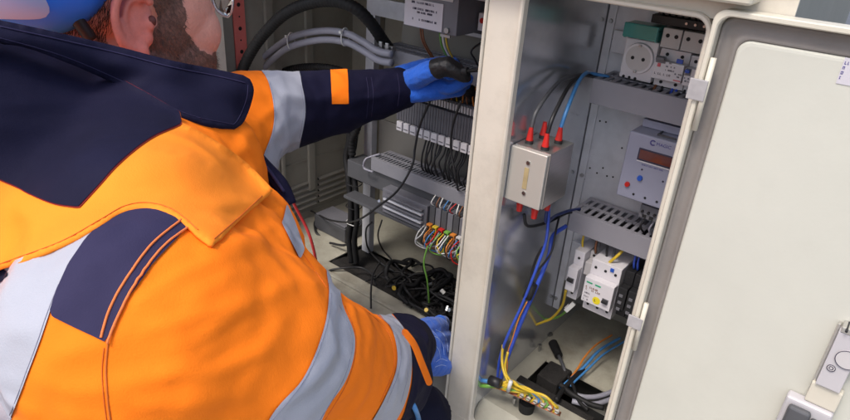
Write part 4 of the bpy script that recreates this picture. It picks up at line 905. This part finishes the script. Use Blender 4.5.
# head, built in its own frame
HS = 1.17
Fv = Vector((.10, .98, -.12)).normalized(); Uv = Vector((-.10, .04, 1)); Uv = (Uv-Fv*Uv.dot(Fv)).normalized(); Lv = Uv.cross(Fv)
ear = P(138, 19, .77)
Hc = ear+Lv*(.080*HS)+Fv*(.008*HS)
HM = Matrix(((Fv.x, Lv.x, Uv.x, Hc.x), (Fv.y, Lv.y, Uv.y, Hc.y), (Fv.z, Lv.z, Uv.z, Hc.z), (0, 0, 0, 1))) @ Matrix.Scale(HS, 4)
def el(c, r, sub=3, rot=None): return (HM @ Matrix.Translation(c) @ (rot or Matrix.Identity(4)) @ Matrix.Diagonal((*r, 1)), sub)
E = [el((-.012, 0, .045), (.098, .076, .085), 4), el((.030, 0, 0), (.062, .062, .075), 4), el((.040, 0, -.050), (.052, .054, .040), 4), el((.080, 0, -.082), (.022, .027, .020)),
     el((.097, 0, .008), (.010, .010, .026)), el((.104, 0, -.012), (.013, .015, .012)), el((.080, 0, .034), (.018, .052, .012)), el((.066, .031, -.012), (.034, .025, .034)), el((.066, -.031, -.012), (.034, .025, .034)), el((.056, .026, -.042), (.040, .030, .038)), el((.056, -.026, -.042), (.040, .030, .038)), el((.040, .028, .010), (.050, .036, .050)), el((.040, -.028, .010), (.050, .036, .050)),
     el((.090, 0, -.042), (.012, .023, .007)), el((.090, 0, -.053), (.012, .021, .007)), el((.082, .030, .012), (.012, .014, .010)), el((.082, -.030, .012), (.012, .014, .010)), el((.02, 0, -.045), (.055, .058, .045), 4), el((-.045, 0, -.03), (.05, .052, .05), 4)]
for sd_ in (-1, 1):        # ears: back plate, helix rim, antihelix, tragus, lobe
    y0 = sd_*.076; tilt = Matrix.Rotation(sd_*-.35, 4, 'Z')
    def ep(fx, uz, out): return (fx*.84-.006-(.40*out), y0+sd_*(out*.85), uz*.84-.002)
    E += [el(ep(-.005, .000, .003), (.018, .006, .032)), el(ep(-.008, -.012, .005), (.012, .006, .020))]
    for k in range(34):        # helix, running down into the lobe
        t_ = k/33; a = math.radians(35+225*t_); rr_ = .0042+.0022*max(0, t_-.75)*4
        E.append(el(ep(-.003+.0205*math.cos(a), .002+.034*math.sin(a), .0165+.003*math.sin(a)-.006*max(0, t_-.6)), (rr_, .0050, rr_), 2))
    for k in range(16):        # antihelix
        a = math.radians(70+k*11.5); E.append(el(ep(-.002+.0125*math.cos(a), .001+.0225*math.sin(a), .0105), (.0036, .0042, .0036), 2))
    E += [el(ep(.001, -.034, .010), (.0085, .0055, .010)), el(ep(-.003, -.028, .009), (.010, .005, .008)), el(ep(.0125, -.003, .008), (.0045, .0055, .0075)), el(ep(.008, -.018, .007), (.007, .004, .008))]
neckb = P(120, 130, .86)
nk = [(Hc-Fv*.02-Uv*.035, .058), (Hc.lerp(neckb, .6), .062), (neckb, .075)]
sh = lambda L_, k, c=0: [(P(u, v, d), r*k-c) for u, v, d, r in L_]
body_ch = [nk, sh(torso, .80), sh(shR, .8), sh(armR, .75), sh(armL, .72), sh(cuffR, .8), [(neckb, .075), (P(150, 190, .80), .10)], [(P(150, 190, .80), .10), (P(195, 165, .86), .065)],
           [(P(-95, 640, .90), .13), (hip, .125)], [(hip+Vector((.06, -.04, 0)), .085), (hip.lerp(kneeR, .5)+Vector((.02, -.02, .02)), .074), (kneeR, .052), (kneeR.lerp(footR, .35), .052), (footR, .035)],
           [(hip+Vector((-.06, .04, 0)), .085), (hip.lerp(kneeL, .5)+Vector((-.02, .02, .02)), .074), (kneeL, .052), (kneeL.lerp(footL, .35), .052), (footL, .035)],
           [(footR, .035), (footR+Vector((.06, .12, -.045)), .030)], [(footL, .035), (footL+Vector((.04, .13, -.045)), .030)]]
bme = blob_mesh(body_ch, .0026, 3, E); bme.name = 'body'
body = obj('body', bme, M['skin'], person, smooth=True)
# trousers, boots
tr = blob_mesh([[(P(-95, 640, .90), .16), (hip, .155)], [(hip+Vector((.06, -.04, 0)), .115), (hip.lerp(kneeR, .5)+Vector((.02, -.02, .02)), .102), (kneeR, .078), (kneeR.lerp(footR, .4), .076), (footR+Vector((0, 0, .03)), .062)],
                [(hip+Vector((-.06, .04, 0)), .115), (hip.lerp(kneeL, .5)+Vector((-.02, .02, .02)), .102), (kneeL, .078), (kneeL.lerp(footL, .4), .076), (footL+Vector((0, 0, .03)), .062)]], .007, 5)
wrinkle(tr, .005, 9.1); obj('trousers', tr, M['navyt'], person, smooth=True)
for f in (footR, footL):
    bt = blob_mesh([[(f+Vector((0, 0, .02)), .050), (f+Vector((-.01, -.02, -.035)), .050), (f+Vector((.06, .12, -.048)), .044)]], .006, 4)
    for v in bt.vertices: v.co.z = max(v.co.z, GZ+.013)
    obj('boot', bt, M['boot'], person, smooth=True)
# cap: blue shell with pale blue patch, dark band
hatc = P(16, -62, .80); HMh = Matrix.Translation(hatc)
bm = bmesh.new(); bmesh.ops.create_uvsphere(bm, u_segments=96, v_segments=48, radius=1)
ax = (P(60, 18, .80)-P(22, -66, .80)).normalized()
for v in bm.verts: v.co = hatc+Vector(v.co)*.0975
me = bpy.data.meshes.new('cap'); bm.to_mesh(me); bm.free()
c_, n_ = arrays(me); F2 = faces_of(me); u2, _, _ = projn(c_)
cap = panel('cap', (c_, n_, F2), np.ones(len(c_)), 0, M['hat'], person, .003)
panel('pale_patch', (c_, n_, F2), lim(sdist(u2, smoothpoly([(-120, -60), (-60, -70), (10, -50), (30, -25), (41, -8), (48, 4), (49, 12), (42, 17.5), (20, 18.5), (-10, 17), (-40, 12), (-120, -10)], 4)) if False else np.where((n_*(CAMn-c_)).sum(1) > 0, sdist(u2, smoothpoly([(-120, -60), (-60, -70), (10, -50), (30, -25), (41, -8), (48, 4), (49, 12), (42, 17.5), (20, 18.5), (-10, 17), (-40, 12), (-120, -10)], 4)), -50.), np.ones(len(c_), bool)), .0012, M['hatw'], cap)
tube('chin_strap', [HM @ Vector(q) for q in ((-.085, -.050, .075), (-.078, -.066, .04), (-.066, -.068, .012), (-.045, -.064, -.02))], .007, M['black'], cap, n=10)
tube('head_band', [HM @ Vector(q) for q in ((-.115, -.02, .035), (-.100, -.052, .030), (-.07, -.074, .030), (-.03, -.084, .034))], .009, M['black'], cap, n=10)
p = HM @ Vector((.003, -.0845, -.001)); bm = bmesh.new(); bmesh.ops.create_icosphere(bm, subdivisions=3, radius=1, matrix=Matrix.Translation(p) @ Matrix.Diagonal((.0045, .0045, .006, 1)))
obj('ear_canal', bm, mat('deep_skin', (.10, .02, .015), .6), body, smooth=True)
# beard and hair strands rooted in the skin
c_, n_ = arrays(bme); HI = np.array([list(r) for r in HM.inverted()]); loc = c_@HI[:3, :3].T+HI[:3, 3]
def strands(name, pick, n, ln, wd, flow, m, parent, seed, curl=.35):
    idx = np.nonzero(pick)[0]; rr = random.Random(seed); bm = bmesh.new()
    if len(idx) == 0: return None
    fl = (HM.to_3x3() @ Vector(flow)).normalized()
    for _ in range(n):
        i = int(rr.choice(idx)); p = Vector(c_[i])+Vector((rr.uniform(-1, 1), rr.uniform(-1, 1), rr.uniform(-1, 1)))*.0016; nn = Vector(n_[i])
        jit = Vector((rr.gauss(0, 1), rr.gauss(0, 1), rr.gauss(0, 1)))*curl; d0 = (fl+nn*.55+jit).normalized(); d1 = (fl+nn*.15+jit*1.4).normalized(); L_ = ln*rr.uniform(.5, 1.2); side = d0.cross(nn).normalized()*wd
        a = bm.verts.new(p-side); b = bm.verts.new(p+side); q = p+d0*L_*.5; c = bm.verts.new(q+side*.8); d = bm.verts.new(q-side*.8); e = bm.verts.new(q+d1*L_*.5)
        bm.faces.new((a, b, c, d)); bm.faces.new((d, c, e))
    return obj(name, bm, m, parent)
f_, l_, u_ = loc[:, 0], loc[:, 1], loc[:, 2]
al = np.abs(l_)
edge = np.array([.012*noise.noise(Vector(q)*45)+.005*noise.noise(Vector(q)*230) for q in loc])
bd = (np.linalg.norm(loc-np.array([.02, 0, -.02]), axis=1) < .14) & (f_ > .012+edge) & (f_ < .115) & (u_ < (.006-.55*(f_-.012)+edge)) & (u_ > -.115) & ~((al < .026) & (u_ > -.060) & (f_ > .075))
sb = (f_ > .012) & (f_ < .046+edge) & (u_ > -.03) & (u_ < .05) & (al > .04)
bd = (bd | sb) & ((f_-.006)**2+(u_+.0)**2 > .00016)
panel('beard_base', (c_, n_, faces_of(bme)), np.where(bd, 1., -1.), .0003, mat('stubble', (.27, .125, .09), .6, var=.5, vs=260), body, 0)
bme.materials.append(mat('ear_skin', (.70, .20, .15), .5, var=.25, vs=60, bump=.3, bs=260))
for p_ in bme.polygons:
    q_ = HM.inverted() @ p_.center
    if abs(q_.y) > .0775 and -.045 < q_.x < .012 and -.045 < q_.z < .045: p_.material_index = 1
strands('beard', bd, 26000, .0055, .00019, (.35, 0, -1), M['beard'], body, 4)
hr = (np.linalg.norm(loc-np.array([-.012, 0, .045]), axis=1) < .125) & ((f_ < -.026) | (u_ > .045)) & (f_ < .07) & (u_ > -.035+edge) & ~((al > .078) & (f_ > -.05))
strands('hair', hr, 16000, .013, .00025, (-.4, 0, -1), M['hair'], body, 5, .2)
# spectacles
sp = obj('spectacles', tube_bm(bmesh.new(), [HM @ Vector(q) for q in ((-.012, -.084, .038), (.03, -.078, .036), (.075, -.066, .034), (.098, -.058, .032))], .0017, n=8), mat('spectacle_frame', (.25, .22, .20), .2, .6), body, smooth=True)
bm = bmesh.new()
for sd_ in (-1, 1):
    tube_bm(bm, [HM @ Vector((.104-.25*abs(y)+.004, sd_*(.034+y), .024+z)) for y, z in [(.022*math.cos(a), .019*math.sin(a)) for a in [2*math.pi*i/24 for i in range(25)]]], .0013, n=6)
obj('lens_rim', bm, mat('pale_frame', (.62, .60, .62), .15, .5), sp, smooth=True)
for sd_ in (-1, 1):
    bm = bmesh.new(); vv = [bm.verts.new(HM @ Vector((.105-.25*abs(y)+.004, sd_*(.034+y), .024+z))) for y, z in [(.021*math.cos(a), .018*math.sin(a)) for a in [2*math.pi*i/24 for i in range(24)]]]; bm.faces.new(vv); md = obj('lens', bm, M['glass'], sp).modifiers.new('t', 'SOLIDIFY'); md.thickness = .0015


# gloved hands: palm, five fingers with bends, built as one skinned surface
def hand(name, wrist, xdir, zdir, mirror, curls, thumb, parent, coat, scale=1.0, wthumb=None, windex=None):
    xd = xdir.normalized(); zd = (zdir-xd*zdir.dot(xd)).normalized(); yd = zd.cross(xd)*mirror
    Tm = lambda p: wrist+(xd*p[0]+yd*p[1]+zd*p[2])*scale
    ch = []
    for y in (-.030, -.012, .008, .026): ch.append([(Tm((.0, y*.75, 0)), .0175*scale), (Tm((.045, y*.95, .002)), .0165*scale), (Tm((.088, y, 0)), .0145*scale)])
    ch.append([(Tm((-.055, 0, -.002)), .024*scale), (Tm((-.02, 0, 0)), .026*scale), (Tm((.010, 0, 0)), .026*scale)]); ch.append([(Tm((-.005, -.012, 0)), .022*scale), (Tm((-.005, .012, 0)), .022*scale)])
    lens_ = [(.030, .022, .019), (.040, .026, .021), (.044, .029, .022), (.039, .025, .021)]   # little .. index, thumb on +y
    rad = (.0095, .0108, .0112, .0110)
    for k, y in enumerate((-.033, -.011, .011, .032)):
        p = Vector((.092, y, 0)); a = 0; c = [(Tm(p), rad[k]*1.12*scale)]; spread = (-.10, -.03, .03, .08)[k]
        for j, l in enumerate(lens_[k]):
            a += curls[k][j]; p = p+Vector((math.cos(a)*l, spread*l, -math.sin(a)*l)); c.append((Tm(p), rad[k]*(1-.07*(j+1))*scale))
        ch.append(c)
    if windex: ch[-1] = windex
    ch.append(wthumb or [(Tm(q), r*scale) for q, r in zip(thumb, (.019, .0155, .0125, .0108))])
    me = blob_mesh(ch, .0022, 3); c_, n_ = arrays(me)
    out = c_.copy()
    for i, p in enumerate(c_): out[i] = p+n_[i]*(.0010*noise.noise(Vector(p)*90)+.0005*noise.noise(Vector(p)*240))
    me.vertices.foreach_set('co', out.ravel()); me.update(); c_, n_ = arrays(me)
    o = obj(name, me, M['glove'], parent, smooth=True)
    W_ = np.array(wrist); R_ = np.array([list(xd), list(yd), list(zd)]); lc = (c_-W_)@R_.T/scale
    s = coat(lc); panel('grip_coating', (c_, n_, faces_of(me)), s*1000, .0007, M['gloveblk'], o, 0)
    return o, (c_, n_, faces_of(me)), lc
wl = P(403, 85, 1.09); xl = P(462, 76, 1.10)-wl; view = (CAM-wl).normalized()
up_ = Vector((0, 0, 1))
hl, hb_, hlc = hand('left_glove', wl, xl, up_+view*.75, -1, [(1.25, 1.4, .9), (1.15, 1.35, .9), (.95, 1.15, .7), (.45, .75, .45)],
     [(.012, .024, -.008), (.050, .044, -.012), (.082, .044, -.018), (.108, .034, -.026)], person,
     lambda q: np.minimum(-.010-q[:, 2], q[:, 0]-.01), 1.04,
     wthumb=C_([(412, 80, 1.07, .020), (428, 72, 1.035, .0185), (436, 69, 1.020, .017), (447, 66, 1.010, .0155), (458, 72, 1.010, .0125), (464, 76, 1.012, .0105)]),
     windex=C_([(436, 84, 1.07, .0145), (450, 88, 1.055, .0118), (460, 84, 1.045, .0108), (468, 79, 1.035, .0098)]))
tj = [P(u, v, d) for u, v, d in ((440, 67, 1.015), (450, 67, 1.010), (458, 72, 1.010), (465, 77, 1.012))]
sT = np.max([.0185-np.linalg.norm(hb_[0]-np.array(q), axis=1) for q in tj], axis=0)
panel('thumb_coating', hb_, sT*1000, .0007, M['gloveblk'], hl)
wr_ = P(419, 347, 1.05); xr = Y(474, 340, .17)-wr_; vr = (CAM-wr_).normalized()
hr_, hbr, rlc = hand('right_glove', wr_, xr, vr+Vector((.0, 0, .1)), 1, [(.35, .6, .4), (.30, .55, .4), (.28, .5, .35), (.25, .45, .3)],
     [(.012, .022, -.012), (.045, .034, -.028), (.070, .030, -.040), (.090, .022, -.048)], person,
     lambda q: np.minimum(-.014-q[:, 2], q[:, 0]-.0), 1.22)
for ln in ([(436, 330), (443, 334), (447, 342), (448, 352)], [(433, 336), (439, 339), (443, 346), (444, 355)], [(436, 362), (441, 359), (447, 361)], [(435, 367), (441, 365), (446, 366)], [(436, 346), (439, 351), (440, 358)]): stitch('glove_print', hbr, ln, .00045, M['gprint'], hr_, .0004, 'g')
# tool held by the left glove
a, b = P(440, 74, 1.03), Y(505, 67, .10)
t = thing('hand_tool', 'black pencil-like tool pinched in the raised blue glove', 'tool', a)
bm = bmesh.new(); cyl(bm, a, a.lerp(b, .45), .0062, .0058, n=16); obj('grip', bm, M['black'], t); bm = bmesh.new(); cyl(bm, a.lerp(b, .45), b, .0032, .0026, n=12); obj('shaft', bm, M['blackrub'], t)
# loops beside the person
cable([P(390, 404, .74), P(398, 397, .74), P(409, 400, .75), P(416, 411, .76), P(419, 425, .86), P(415, 445, .86)], .0032, M['clblue'], 'bright blue hose loop over the dark trouser knee', 'hose', name='hose')
cable([Y(290, 195, .02), Y(296, 208, .03), Y(305, 225, .04), Y(311, 240, .04), Y(316, 262, .04), Y(318, 290, .04), Y(330, 320, .06)], .0032, M['redcable'], 'red cable hanging between the jacket and the side vents')
